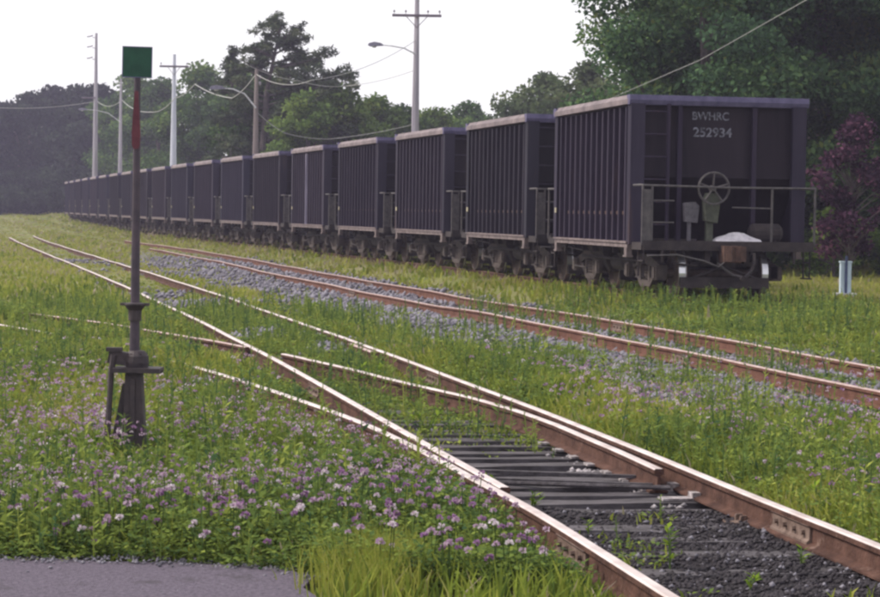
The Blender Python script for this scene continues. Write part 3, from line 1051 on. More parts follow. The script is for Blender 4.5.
def make_car(full=True):
    mm = MESHES
    root = empty('ore_car')
    tag(root, 'ore car', 'ore car', 'ore cars of the standing train')

    def p(n, loc=(0, 0, 0), rz=0.0, parent=root, sc=None):
        o = obj(n, mm[n], parent, loc, rz)
        if sc:
            o.scale = sc
        return o
    for sy in (-1, 1):
        rz = 0 if sy < 0 else math.pi
        p('side_sheet', (0, sy * (HW - 0.11), (ZT + ZB) / 2))
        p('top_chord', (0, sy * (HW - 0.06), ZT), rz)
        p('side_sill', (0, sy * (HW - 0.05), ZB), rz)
        for k in range(13):
            p('rib', (-2.52 + k * 0.42, sy * (HW - 0.12), ZB + 0.055), rz)
        p('rust_strip', (0, sy * (HW - 0.09), 1.48), rz)
        for sx in (-1, 1):
            p('jacking_pad', (sx * 2.72, sy * (HW - 0.05), ZB - 0.056))
            p('corner_post', (sx * 2.9, sy * (HW - 0.13), ZB + 0.03), 0 if (sx > 0) else math.pi, sc=(1, 1 if sy * sx < 0 else -1, 1))
        p('reflector', (-2.72, sy * (HW + 0.012), 1.52))
    for rz in (0, math.pi):
        p('end_sheet', rz=rz)
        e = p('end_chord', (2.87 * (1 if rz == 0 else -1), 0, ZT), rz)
        for yy_ in (-0.70, 0.68):
            p('end_stiffener', (0, yy_ if rz == 0 else -yy_, 0), rz)
        for n_ in ('ladder', 'platform', 'handrail', 'coupler', 'uncoupling_lever', 'air_hose', 'brake_rigging'):
            p(n_, rz=rz)
        for sy in (-1, 1):
            p('step', (0, sy * 1.52, 0), rz)
        truck = p('brake_beam', (2.05 * (1 if rz == 0 else -1), 0, 0), rz)
        truck.name = 'truck'
        for sx in (-1, 1):
            p('axle', (sx * 0.92, 0, 0.43), parent=truck)
            for sy in (-1, 1):
                p('wheel', (sx * 0.92, sy * 0.75, 0.43), 0 if sy < 0 else math.pi, parent=truck)
        for sy in (-1, 1):
            p('side_frame', (0, sy * 1.02, 0), 0 if sy < 0 else math.pi, parent=truck)
    p('brake_wheel', (0, -0.25, 1.93))
    p('brake_gearbox', (0, -0.24, 1.72))
    p('valve', (0, -0.56, 1.52))
    p('air_reservoir')
    p('hopper_chute')
    p('center_sill')
    return root


# positions along the track
Yc = np.arange(30, 235, 0.02)
Xc = at_y(T_X, Yc)
S = np.r_[0, np.cumsum(np.hypot(np.diff(Xc), np.diff(Yc)))]
s_near = np.interp(39.25, Yc, S)
NCAR = 19
ORD = ['first', 'second', 'third', 'fourth', 'fifth', 'sixth', 'seventh', 'eighth', 'ninth', 'tenth', 'eleventh', 'twelfth', 'thirteenth', 'fourteenth',
       'fifteenth', 'sixteenth', 'seventeenth', 'eighteenth', 'nineteenth']
proto = make_car()
cars = []
for i in range(NCAR):
    c = proto if i == 0 else copy_tree(proto)
    s_c = s_near + HL + i * 8.3
    yc = float(np.interp(s_c, S, Yc))
    xc = float(at_y(T_X, yc))
    sl = float(np.interp(yc, YG, np.gradient(T_X, YG)))
    tdir = Vector((sl, 1, 0)).normalized()
    c.location = (xc, yc, 0.33 + 0.168)
    c.rotation_euler = (0, 0, math.atan2(-tdir.y, -tdir.x))
    if i == 0:
        lb = 'dark ore car nearest the camera, its end lettered BWHRC 252934'
    elif i == 4:
        lb = 'ore car with a pale streak down its side, fifth from the train near end'
    elif i == NCAR - 1:
        lb = 'farthest ore car at the far left end of the train'
    else:
        lb = 'dark ribbed ore car, %s in line from the near end of the train' % ORD[i]
    c['label'] = lb
    cars.append(c)
    tone = 1.0 if i == 0 else random.uniform(0.72, 1.35)
    tint_ = (tone * random.uniform(.94, 1.10), tone, tone * random.uniform(.88, 1.06), 1.0)
    for ch in c.children_recursive:
        ch.color = tint_
for ch in cars[4].children:       # the pale streak
    if ch.name.split('.')[0] == 'rib' and abs(ch.location.x - (-2.52 + 5 * 0.42)) < 0.01 and ch.location.y < 0:
        me2 = ch.data.copy()
        me2.materials.clear()
        me2.materials.append(M['pale_streak'])
        ch.data = me2
        ch['label'] = 'rib streaked pale from top to sill'


def text_part(body, size, y, z, parent, name, sx=1.0):
    cu = bpy.data.curves.new(name, 'FONT')
    cu.body = body
    cu.size = size
    cu.align_x = 'CENTER'
    cu.extrude = 0.002
    cu.offset = 0.004
    t = bpy.data.objects.new(name, cu)
    COL.objects.link(t)
    dg = bpy.context.evaluated_depsgraph_get()
    me_ = bpy.data.meshes.new_from_object(t.evaluated_get(dg))
    bpy.data.objects.remove(t)
    me_.name = name
    me_.materials.clear()
    me_.materials.append(M['letter'])
    o = obj(name, me_, parent, (2.797, y, z))
    o.rotation_euler = (math.pi / 2, 0, math.pi / 2)
    o.scale = (sx, 1, 1)
    return o


text_part('BWHRC', 0.20, -0.12, 3.16, cars[0], 'reporting_mark', 0.95)
text_part('252934', 0.23, -0.08, 2.86, cars[0], 'car_number', 1.05)
# heap of pale spilled stone on the near platform
mb = MB()
n1, n2 = 9, 20
vs = [(0, 0, 0.20)]
for i in range(1, n1):
    r_ = i / (n1 - 1)
    for k in range(n2):
        g_ = 2 * math.pi * k / n2
        j = random.uniform(.88, 1.1)
        vs.append((0.22 * r_ * j * math.cos(g_), 0.55 * r_ * j * math.sin(g_), max(-0.01, 0.20 * (1 - r_ ** 1.4) + random.uniform(-.014, .014))))
fs = [(0, 1 + k, 1 + (k + 1) % n2) for k in range(n2)]
for i in range(n1 - 2):
    for k in range(n2):
        k2 = (k + 1) % n2
        fs.append((1 + i * n2 + k, 1 + (i + 1) * n2 + k, 1 + (i + 1) * n2 + k2, 1 + i * n2 + k2))
mb.add(vs, fs)
hp = mb.build('stone_heap', M['spill'])
hp.matrix_world = Matrix.Translation(cars[0].location) @ Matrix.Rotation(cars[0].rotation_euler.z, 4, 'Z') @ Matrix.Translation((3.28, 0.25, ZB + 0.045))
tag(hp, 'small heap of pale spilled stone on the near ore car end platform', 'stone heap')

# ------------------------------------------------------------------ switch stand
SX, SY = -2.33, 16.8
sw = empty('switch_stand', (SX, SY, 0.0))
tag(sw, 'tall dark iron switch stand with a square green target standing in the weeds', 'switch stand')
b = MB()
b.prism([(-0.085, -0.05), (0.105, -0.05), (0.060, 0.66), (-0.060, 0.66)], 'y', -0.075, 0.075)
b.prism([(-0.20, -0.05), (-0.13, -0.05), (-0.06, 0.58), (-0.085, 0.58)], 'y', -0.03, 0.03)
b.prism([(-0.22, -0.05), (0.15, -0.05), (0.15, 0.0), (-0.22, 0.0)], 'y', -0.15, 0.15)
for bx, by in ((-.19, -.12), (.12, -.12), (-.19, .12), (.12, .12)):
    b.lathe([(0.0, 0.022), (0.03, 0.022), (0.03, 0.0)], 'z', (bx, by, 0), 6)
for sy in (-1, 1):
    b.box((0.0, sy * 0.075, 0.32), (0.035, 0.04, 0.60))
b.build('base', M['stand'], sw)
b = MB()
b.box((0.03, 0, 0.685), (0.36, 0.26, 0.035))
b.box((0.16, 0, 0.67), (0.10, 0.10, 0.02))
b.build('lever_table', M['stand'], sw)
b = MB()
b.lathe([(0.70, 0.0), (0.70, 0.085), (0.74, 0.092), (0.79, 0.088), (0.83, 0.06), (0.84, 0.0)], 'z', (0.02, 0, 0), 14)
for g_ in range(6):
    b.lathe([(0.79, 0.012), (0.812, 0.012), (0.812, 0.0)], 'z', (0.02 + 0.068 * math.cos(g_ * 1.05), 0.068 * math.sin(g_ * 1.05), 0), 6)
b.box((-0.12, 0, 0.775), (0.15, 0.10, 0.10), Matrix.Rotation(0.15, 3, 'Y'))
b.build('gear_housing', M['stand'], sw)
b = MB()
b.tube([(-0.15, -0.05, 0.80), (-0.17, -0.05, 0.66), (-0.18, -0.05, 0.45), (-0.20, -0.06, 0.10)], [0.026, 0.024, 0.022, 0.028], 7)
b.box((-0.15, -0.03, 0.84), (0.12, 0.07, 0.03))
b.build('throw_lever', M['stand'], sw)
b = MB()
b.tube([(0, 0, 0.82), (0.0, 0, 1.2), (0.0, 0, 2.93)], [0.040, 0.036, 0.024], 10)
b.build('mast', M['mast'], sw)
b = MB()
b.lathe([(1.06, 0.0), (1.06, 0.05), (1.14, 0.052), (1.18, 0.085), (1.192, 0.085), (1.20, 0.04), (1.20, 0.0)], 'z', (0, 0, 0), 14)
b.box((0, 0, 1.186), (0.22, 0.06, 0.02))
b.build('collar', M['stand'], sw)
b = MB()
b.prism([(-0.014, 0.44), (0.014, 0.44), (0.022, 0.30), (0.033, 0.12), (0.030, 0.03), (0.018, 0.0), (-0.018, 0.0), (-0.030, 0.03), (-0.033, 0.12), (-0.022, 0.30)], 'y', -0.006, 0.006)
o = b.build('red_flag_plate', M['mast_red'], sw)
o.location = (0.0, -0.045, 2.37)
b = MB()
b.box((0, 0, 0), (0.215, 0.008, 0.225))
tg = b.build('target', M['target_green'], sw)
tg.location = (0.0, -0.02, 3.03)
tg.rotation_euler = (0, 0.01, 0.10)
b = MB()
w2, h2 = 0.1075, 0.1125
for (cx, cz, dx, dz) in ((0, h2 + 0.003, 0.227, 0.006), (0, -h2 - 0.003, 0.227, 0.006), (w2 + 0.003, 0, 0.006, 0.225), (-w2 - 0.003, 0, 0.006, 0.225)):
    b.box((cx, 0, cz), (dx, 0.012, dz))
b.build('target_rim', M['target_edge'], tg)

# ------------------------------------------------------------------ trees
def crown_mesh(name, seed, clumps, per, leaf, material, flat=0.6, tvar=0.18, wid=0.30):
    """clumps: list of (centre, radius, tint).  Each is a cloud of folded leaf sprays"""
    rg = np.random.default_rng(seed)
    Vs, Ts = [], []
    for (c, rad, tn) in clumps:
        n = max(6, int(per * rad ** 2))
        d = rg.normal(size=(n, 3))
        d /= np.linalg.norm(d, axis=1)[:, None]
        rr = rad * rg.random(n) ** 0.45
        pos = np.array(c) + d * rr[:, None] * np.array([1, 1, flat])
        a = rg.normal(size=(n, 3))
        a[:, 2] *= 0.6
        a = a * 0.8 + d * 0.6
        a /= np.linalg.norm(a, axis=1)[:, None]
        w = np.cross(a, rg.normal(size=(n, 3)))
        w /= np.linalg.norm(w, axis=1)[:, None]
        ln = leaf * rg.uniform(0.6, 1.4, n)
        nn = np.cross(a, w)
        L = ln[:, None]
        q = np.stack([pos - a * L * 0.5, pos + w * L * wid + nn * L * 0.06, pos + a * L * 0.5, pos - w * L * wid + nn * L * 0.06], 1)
        Vs.append(q)
        Ts.append(tn + rg.normal(0, tvar, n))
    return quad_mesh(name, np.concatenate(Vs), np.concatenate(Ts), material)


def broad_clumps(seed, h, rad, base=0.12, n=60, cr=(0.7, 1.3), lobes=5):
    rg = random.Random(seed)
    cl = []
    lob = [(rg.uniform(0, 2 * math.pi), rg.uniform(.35, 1.0), rg.uniform(.75, 1.2)) for _ in range(lobes)]
    for i in range(n):
        z = base + (1 - base) * rg.random() ** 0.85
        prof = math.sin(min(1, (z - base) / (1 - base) * 0.92 + 0.10) * math.pi) ** 0.6
        g_ = rg.uniform(0, 2 * math.pi)
        k = 1.0
        for la, lz, ls_ in lob:
            w = math.exp(-((math.cos(g_ - la) - 1) ** 2) / 0.3 - ((z - lz) ** 2) / 0.03)
            k += (ls_ - 1) * w
        r_ = rad * prof * k * (rg.random() ** 0.38)
        c = (r_ * math.cos(g_), r_ * math.sin(g_), z * h)
        cl.append((c, rg.uniform(*cr), rg.uniform(0.1, 0.75)))
    return cl


def trunk_mesh(seed, h, r0, clumps=None, nl=9, limb_from=0.25):
    rg = random.Random(seed)
    b = MB()
    pts = [(rg.uniform(-.02, .02) * h * t, rg.uniform(-.02, .02) * h * t, h * 0.8 * t - 0.2) for t in (0, .15, .35, .6, .85, 1)]
    b.tube(pts, [r0 * 1.25, r0, r0 * .85, r0 * .6, r0 * .35, r0 * .15], 8)
    if clumps:
        for c, rad, _ in rg.sample(clumps, min(nl, len(clumps))):
            t = max(limb_from, min(0.9, c[2] / h * 0.75))
            s0 = Vector((0, 0, h * 0.8 * t))
            e = Vector(c)
            mid = s0.lerp(e, 0.5) + Vector((0, 0, -0.03 * h))
            b.tube([s0, mid, e], [r0 * .38, r0 * .24, r0 * .08], 5)
    return b.mesh('trunk', M['bark'])


TREE_KINDS = {}


def tree_kind(key, seed, h, rad, mat_key, leaf, per, n, cr, base=0.12, r0=0.22, flat=0.65):
    cl = broad_clumps(seed, h, rad, base, n, cr)
    TREE_KINDS[key] = (crown_mesh('crown', seed, cl, per, leaf, M[mat_key], flat), trunk_mesh(seed, h, r0, cl))


def put_tree(key, x, y, label, name='broadleaf_tree', group=None, sc=1.0, sz=None, rz=None, cat='tree'):
    cm, tm = TREE_KINDS[key]
    z = float(ground_z(np.array([x]), np.array([y]))[0])
    t = empty(name, (x, y, z - 0.05), (x * 1.7 + y * 0.9) % 6.28 if rz is None else rz)
    t.scale = (sc, sc, sz or sc)
    tag(t, label, cat, group)
    obj('trunk', tm, t)
    obj('crown', cm, t)
    return t


tree_kind('big_a', 101, 15.0, 4.6, 'tree_dark', 0.18, 520, 150, (0.8, 1.5), 0.06, 0.34)
tree_kind('big_b', 102, 16.0, 5.0, 'tree_dark', 0.18, 500, 150, (0.8, 1.6), 0.05, 0.36)
tree_kind('mid_a', 103, 9.0, 3.4, 'tree_mid', 0.26, 240, 70, (0.7, 1.2), 0.06, 0.22)
tree_kind('mid_b', 104, 10.0, 3.2, 'tree_mid', 0.26, 240, 70, (0.7, 1.2), 0.06, 0.22)
tree_kind('pale', 105, 9.0, 4.0, 'tree_pale', 0.26, 170, 110, (0.6, 1.1), 0.1, 0.2)
tree_kind('far_a', 106, 13.0, 5.5, 'tree_far', 0.5, 60, 90, (1.0, 1.9), 0.0, 0.3)
tree_kind('far_b', 107, 14.0, 5.0, 'tree_far', 0.5, 60, 90, (1.0, 1.9), 0.0, 0.3)
tree_kind('lime', 110, 9.0, 3.4, 'tree_lime', 0.30, 190, 70, (0.7, 1.2), 0.06, 0.22)
tree_kind('far_bush', 111, 4.5, 5.0, 'tree_far', 0.4, 80, 50, (0.7, 1.2), 0.0, 0.08)
tree_kind('lime_bush', 109, 2.4, 1.6, 'tree_lime', 0.16, 380, 36, (0.35, 0.7), 0.02, 0.06)
tree_kind('bush', 108, 3.0, 2.2, 'tree_mid', 0.20, 300, 40, (0.4, 0.8), 0.02, 0.08)


def px(xp, yd):
    """ground X seen at photo column xp for distance yd (used to lay the place out)"""
    return (xp - 440 - 3) / 2200 * yd


# big dark trees on the right
for i, (xp, yd, key, sc, lb) in enumerate([
        (702, 64, 'big_a', 0.92, 'big dark leafy tree, the one rising at the sky edge behind the near ore car'),
        (762, 74, 'big_b', 1.0, 'huge dark tree straight behind the lettered end of the near ore car'),
        (822, 68, 'big_a', 1.0, 'large dark tree rising above the purple leaved tree'),
        (905, 72, 'big_b', 1.0, 'dark tree cut by the right edge of the frame behind the lawn'),
        (960, 62, 'big_a', 1.0, 'dark tree just outside the right edge beyond the purple tree'),
        (785, 96, 'big_b', 1.2, 'deep shaded tree filling the gap between the front big trees'),
        (720, 98, 'big_a', 1.1, 'back row tree showing between the two nearest big trees'),
        (870, 98, 'big_a', 1.25, 'back row tree behind the crown above the purple leaved tree')]):
    put_tree(key, px(xp, yd), yd, lb, group='big trees behind the near ore car', sc=sc)
# low growth under the big trees
for i, (xp, yd, sc, lb) in enumerate([
        (836, 60, 0.75, 'small bright green bush left of the purple tree trunk'),
        (884, 62, 0.5, 'low bright green bush at the right frame edge behind the lawn'),
        (690, 62, 0.9, 'dark bush low behind the left wheel of the near ore car'),
        (745, 66, 1.0, 'dark bush seen under the near ore car between its wheels'),
        (795, 70, 1.0, 'dark bush beside the right corner of the near ore car'),
        (890, 74, 1.0, 'dark bush at the right frame edge behind the lawn'),
        (850, 78, 1.1, 'dark bush directly behind the purple tree')]):
    put_tree('lime_bush' if 'green' in lb else 'bush', px(xp, yd), yd, lb, 'bush', 'bushes below the big trees', sc=sc, cat='bush')

# trees behind the train
for (xp, yd, key, sc, lb) in [
        (134, 215, 'mid_b', 1.36, 'mid green tree behind the train left of the switch target mast'),
        (160, 200, 'mid_a', 1.36, 'mid green tree seen just right of the red mast plate'),
        (200, 172, 'mid_b', 1.22, 'tall dark green tree behind the pale crossarm pole'),
        (222, 170, 'mid_a', 1.16, 'rounded green tree left of the wooden lamp pole'),
        (246, 168, 'mid_b', 1.16, 'narrow tree with its top touching the tall pine'),
        (268, 128, 'mid_a', 1.0, 'green tree at the foot of the tall pine'),
        (308, 120, 'lime', 0.86, 'green tree below the right boughs of the pine'),
        (341, 122, 'lime', 0.90, 'light green rounded tree above the sixth ore car'),
        (374, 128, 'lime', 0.88, 'low green tree left of the tall crossarm pole'),
        (402, 130, 'mid_a', 0.84, 'low green tree touching the tall crossarm pole'),
        (434, 134, 'lime', 0.84, 'lowest green tree right of the tall crossarm pole'),
        (468, 150, 'mid_a', 0.96, 'small distant treetop just above the second ore car')]:
    put_tree(key, px(xp, yd), yd, lb, group='trees behind the train', sc=sc)
for (xp, yd, sc, lb) in [
        (545, 120, 0.99, 'pale green airy tree above the gap of the two nearest ore cars'),
        (588, 112, 1.0, 'pale green tree tucked behind the big dark tree'),
        (518, 135, 0.88, 'pale green treetop low above the second ore car')]:
    put_tree('pale', px(xp, yd), yd, lb, group='pale trees above the near cars', sc=sc)
# distant forest edge at the left
for k, (xp, yd, key, sc, lb) in enumerate([
        (-62, 255, 'far_a', 1.0, 'distant dark tree outside the left frame edge'),
        (-28, 250, 'far_b', 0.92, 'distant dark tree cut by the left frame edge'),
        (4, 262, 'far_a', 0.98, 'distant dark tree, first from the left frame edge'),
        (30, 250, 'far_b', 0.95, 'distant dark tree, second from the left frame edge'),
        (54, 262, 'far_a', 1.12, 'distant dark tree whose top bumps highest left of the poles'),
        (80, 246, 'far_b', 0.98, 'distant dark tree behind the end of the train'),
        (100, 236, 'far_a', 1.02, 'distant dark tree behind the tall bracket pole'),
        (122, 240, 'far_b', 0.88, 'distant dark tree behind the street lamp pole'),
        (-95, 245, 'far_a', 1.0, 'distant dark tree well outside the left frame edge')]):
    put_tree(key, px(xp, yd), yd, lb, group='distant trees at the forest edge', sc=sc)

for (xp, yd, lb) in [(-50, 236, 'outside the left frame edge'), (-12, 232, 'cut by the left frame edge'), (22, 238, 'first inside the left frame edge'),
                     (52, 230, 'left of the train end'), (78, 226, 'straight behind the train end'), (112, 222, 'under the tall bracket pole')]:
    put_tree('far_bush', px(xp, yd), yd, 'distant low dark thicket %s' % lb, 'bush', 'distant thickets under the forest edge', cat='bush')

# tall pine with sweeping boughs
pn = empty('pine_tree', (px(262, 124), 124, 0))
pn.scale = (1.0, 1.0, 0.97)
tag(pn, 'tall ragged pine with boughs swept to the right above the train', 'tree')
b = MB()
b.tube([(0, 0, 0), (0.1, 0, 5), (0.3, 0, 9), (1.0, 0, 12.6)], [0.28, 0.22, 0.14, 0.03], 8)
cl = []
rg = random.Random(3)
for k in range(64):
    z = 4.2 + 8.6 * (k / 63)
    sx = 1 if rg.random() < 0.62 else -1
    prof = min(1.0, (13.1 - z) / 4.0) ** 0.8
    ln = (5.0 if sx > 0 else 2.5) * prof * rg.uniform(.55, 1.08) + 0.25
    g_ = rg.uniform(-1.0, 1.0)
    x0 = 0.3 + max(0, (z - 9)) * 0.19
    pts = []
    for t in (0, .35, .7, 1):
        pts.append((x0 + sx * ln * t * math.cos(g_), ln * t * math.sin(g_), z - 0.5 + 0.75 * t))
    b.tube(pts, [0.07, 0.05, 0.03, 0.015], 5)
    nt = max(3, int(ln * 3.2))
    for q_ in range(nt):
        t = rg.uniform(0.2, 1.08)
        c = (x0 + sx * ln * t * math.cos(g_) + rg.gauss(0, .15), ln * t * math.sin(g_) + rg.gauss(0, .35), z - 0.42 + 0.75 * t + rg.gauss(0, .22))
        cl.append((c, rg.uniform(.25, .55), rg.uniform(.1, .8)))
obj('trunk', b.mesh('trunk', M['bark']), pn)
obj('crown', crown_mesh('crown', 77, cl, 300, 0.36, M['tree_pine'], 0.6, 0.2, 0.11), pn)
# second, smaller pine spire left of it
pn2 = empty('pine_tree', (px(232, 126), 126, 0))
pn2.scale = (1, 1, 1.1)
tag(pn2, 'slim dark pine spire left of the tall ragged pine', 'tree')
b = MB()
b.tube([(0, 0, 0), (0.05, 0, 5), (0.0, 0, 10.2)], [0.2, 0.14, 0.02], 7)
cl = []
for k in range(44):
    z = rg.uniform(4, 10.2)
    w = 0.25 + (10.2 - z) * 0.24
    c = (rg.uniform(-w, w), rg.uniform(-w, w), z)
    cl.append((c, rg.uniform(.3, .5), rg.uniform(.1, .55)))
    b.tube([(0, 0, z - 0.1), c], [0.035, 0.012], 4)
obj('trunk', b.mesh('trunk', M['bark']), pn2)
obj('crown', crown_mesh('crown', 78, cl, 420, 0.34, M['tree_pine'], 0.55, 0.2, 0.12), pn2)

# purple leaved tree on the lawn
pt_y = 56.0
pu = empty('purple_tree', (px(852, pt_y), pt_y, float(ground_z(np.array([px(852, pt_y)]), np.array([pt_y]))[0])))
tag(pu, 'small purple leaved ornamental tree on the lawn right of the near ore car', 'tree')
rg = random.Random(12)
cl = []
b = MB()
b.tube([(0, 0, -0.1), (0.03, 0, 0.8), (0.0, 0, 2.2), (0.1, 0, 3.4)], [0.10, 0.08, 0.05, 0.02], 7)
for k in range(74):
    z = 0.75 + 3.35 * rg.random() ** 0.9
    w = 0.84 * (max(0.0, math.sin(min(1, (z - 0.5) / 3.7) ** 0.75 * math.pi)) ** 0.8) + 0.08
    c = (rg.uniform(-w, w) + 0.05 * (z - 2), rg.uniform(-w, w), z)
    cl.append((c, rg.uniform(.18, .38), rg.uniform(.05, .85)))
    b.tube([(0, 0, max(.4, z - 0.7)), c], [0.028, 0.008], 4)
obj('trunk', b.mesh('trunk', M['bark']), pu)
obj('crown', crown_mesh('crown', 79, cl, 800, 0.13, M['tree_purple'], 0.8, 0.25), pu)

# pale blue utility pedestal by the purple tree
py_ = 46.0
gz = float(ground_z(np.array([px(848, py_)]), np.array([py_]))[0])
pd = empty('utility_pedestal', (px(848, py_), py_, gz))
tag(pd, 'pale blue utility pedestal on a slab in front of the purple tree', 'pedestal')
b = MB()
b.box((0, 0, 0.35), (0.22, 0.16, 0.70))
b.box((0, 0, 0.715), (0.25, 0.19, 0.03))
b.build('cabinet', M['pedestal'], pd)
b = MB()
b.box((0, 0, 0.03), (0.46, 0.4, 0.06))
b.build('slab', M['concrete'], pd)
b = MB()
b.box((0.0, -0.10, 0.42), (0.05, 0.035, 0.84))
b.build('marker_post', M['blue_post'], pd)

# ------------------------------------------------------------------ poles and wires
def pole_base(name, xp, yd, h, r0, label, mat_, cat='utility pole', group='poles beyond the train'):
    x = px(xp, yd)
    z = float(ground_z(np.array([x]), np.array([yd]))[0])
    t = empty(name, (x, yd, z - 0.1))
    tag(t, label, cat, group)
    b = MB()
    b.tube([(0, 0, 0), (0, 0, h * .5), (0, 0, h * .8), (0, 0, h)], [r0, r0 * .78, r0 * .55, r0 * .42], 8)
    b.build('pole', mat_, t)
    return t


def crossarm(t, z, w, pins=(-.9, -.5, .5, .9), off=0.0):
    b = MB()
    b.box((off, -0.16, z), (w, 0.10, 0.13))
    for s in (-1, 1):
        b.tube([(off + s * w * .22, -0.15, z - .03), (0, -0.13, z - 0.6)], 0.018, 4)
    a = b.build('crossarm', M['arm'], t)
    for k in pins:
        b = MB()
        b.lathe([(z + .06, 0.015), (z + .16, 0.015), (z + .16, 0.05), (z + .22, 0.055), (z + .27, 0.03), (z + .28, 0.0)], 'z', (off + k * w / 2, -0.16, 0), 8)
        b.build('insulator', M['ceramic'], a)
    return a


def street_lamp(t, z, ln, rise=0.9):
    b = MB()
    b.tube([(0, -0.1, z - rise), (-0.35 * ln, -0.1, z - 0.25 * rise), (-0.7 * ln, -0.1, z), (-ln, -0.1, z + 0.04)], [0.045, 0.04, 0.035, 0.03], 6)
    b.build('lamp_arm', M['alu'], t)
    b = MB()
    b.prism([(-0.42, 0.0), (-0.36, 0.10), (-0.1, 0.17), (0.22, 0.12), (0.34, 0.05), (0.34, -0.02), (-0.3, -0.06)], 'y', -0.13, 0.13)
    h = b.build('lamp_head', M['lamp'], t)
    h.location = (-ln - 0.25, -0.1, z + 0.02)
    b = MB()
    b.lathe([(-0.05, 0.13), (-0.11, 0.09), (-0.13, 0.0)], 'z', (-0.1, 0, 0), 10)
    b.build('lamp_glass', M['glass'], h)
    return t


p5 = pole_base('utility_pole', 415.5, 110, 14.0, 0.23, 'tall pole with a crossarm and a lamp reaching left above the fourth ore car', M['pole'])
crossarm(p5, 11.5, 2.45, (-.92, -.45, .45, .92))
street_lamp(p5, 9.98, 1.75, 0.4)
p4 = pole_base('utility_pole', 256.5, 108, 8.6, 0.19, 'wooden pole with a curved lamp arm in front of the tall pine', M['pole_brown'])
street_lamp(p4, 7.6, 1.6, 0.9)
b = MB()
for z in (8.2, 7.9):
    b.lathe([(-0.1, 0.03), (-0.05, 0.06), (0.05, 0.06), (0.1, 0.03)], 'z', (0.18, -0.05, z), 8)
b.build('insulator', M['ceramic'], p4)
p3 = pole_base('utility_pole', 174.5, 153, 12.2, 0.26, 'pale pole with a single high crossarm left of the wooden lamp pole', M['pole_pale'])
crossarm(p3, 11.35, 2.0, (-.9, .9))
p1 = pole_base('utility_pole', 96.5, 205, 17.2, 0.28, 'tallest left pole carrying three short stand-off brackets', M['pole'])
b = MB()
for z in (16.9, 15.95, 14.9):
    b.tube([(0, -0.1, z - 0.15), (-0.35, -0.1, z - 0.12)], 0.03, 5)
    b.tube([(-0.85, -0.1, z - 0.06), (-0.55, -0.1, z - 0.02), (-0.3, -0.1, z + 0.08)], 0.055, 6)
b.build('bracket', M['arm'], p1)
b = MB()
b.box((-0.65, -0.15, 11.2), (1.3, 0.1, 0.12))
b.build('crossarm', M['arm'], p1)
p2 = pole_base('street_lamp', 121.5, 192, 12.4, 0.21, 'pale street lamp pole with a long arm reaching left', M['pole'], 'street lamp')
street_lamp(p2, 9.6, 3.0, 1.0)


def wire(pts, rad, label, group='overhead wires', sag=0.0, n=14, name='overhead_wire', mat_=None):
    P_ = []
    for (a, b_) in zip(pts[:-1], pts[1:]):
        a, b_ = Vector(a), Vector(b_)
        for i in range(n + 1):
            t = i / n
            q_ = a.lerp(b_, t)
            q_.z -= sag * 4 * t * (1 - t)
            P_.append(q_)
    mb = MB()
    mb.tube(P_, rad, 5)
    o = mb.build(name, mat_ or M['wire'])
    tag(o, label, 'wire', group)
    return o


def sky_pt(xp, yp, yd):
    """a point at distance yd seen at photo pixel (xp, yp)"""
    u, v = xp - 440, 298.5 - yp
    c, s = math.cos(ROLL), math.sin(ROLL)
    x_, y_ = u * c - v * s, v * c + u * s
    cp, sp_ = math.cos(PITCH), math.sin(PITCH)
    d = (x_, 2200 * cp + y_ * sp_, -2200 * sp_ + y_ * cp)
    k = yd / d[1]
    return (d[0] * k, yd, 1.92 + d[2] * k)


wire([sky_pt(500, 128, 100), sky_pt(600, 103, 66), sky_pt(700, 60, 50), sky_pt(806, 0, 40), sky_pt(960, -95, 34)], 0.008, 'pale service wire slanting up across the big dark trees', n=6)
wire([sky_pt(256, 74, 108), sky_pt(312, 80, 100), sky_pt(416, 40, 110)], 0.016, 'pale slack wire from the lamp pole towards the tall crossarm pole', sag=0.35)
wire([sky_pt(250, 66, 108), sky_pt(300, 81, 110), sky_pt(346, 86, 112), sky_pt(415, 70, 110)], 0.016, 'pale wire drooping across the right boughs of the pine', sag=0.12)
wire([sky_pt(258, 113, 108), sky_pt(285, 133, 108), sky_pt(330, 139, 110), sky_pt(415, 124, 110)], 0.016, 'low pale wire dropping right from the wooden lamp pole', sag=0.08)
wire([sky_pt(256, 74, 108), sky_pt(232, 98, 118), sky_pt(195, 84, 136), sky_pt(175, 98, 150)], 0.026, 'slack wire looping left from the wooden lamp pole', sag=0.15)
wire([sky_pt(175, 98, 150), sky_pt(150, 112, 155), sky_pt(122, 100, 192)], 0.028, 'slack wire between the pale crossarm pole and the street lamp pole', sag=0.3)
wire([sky_pt(122, 100, 192), sky_pt(97, 101, 205), sky_pt(-40, 104, 190)], 0.025, 'thin wire running left from the tallest left pole', sag=0.5)

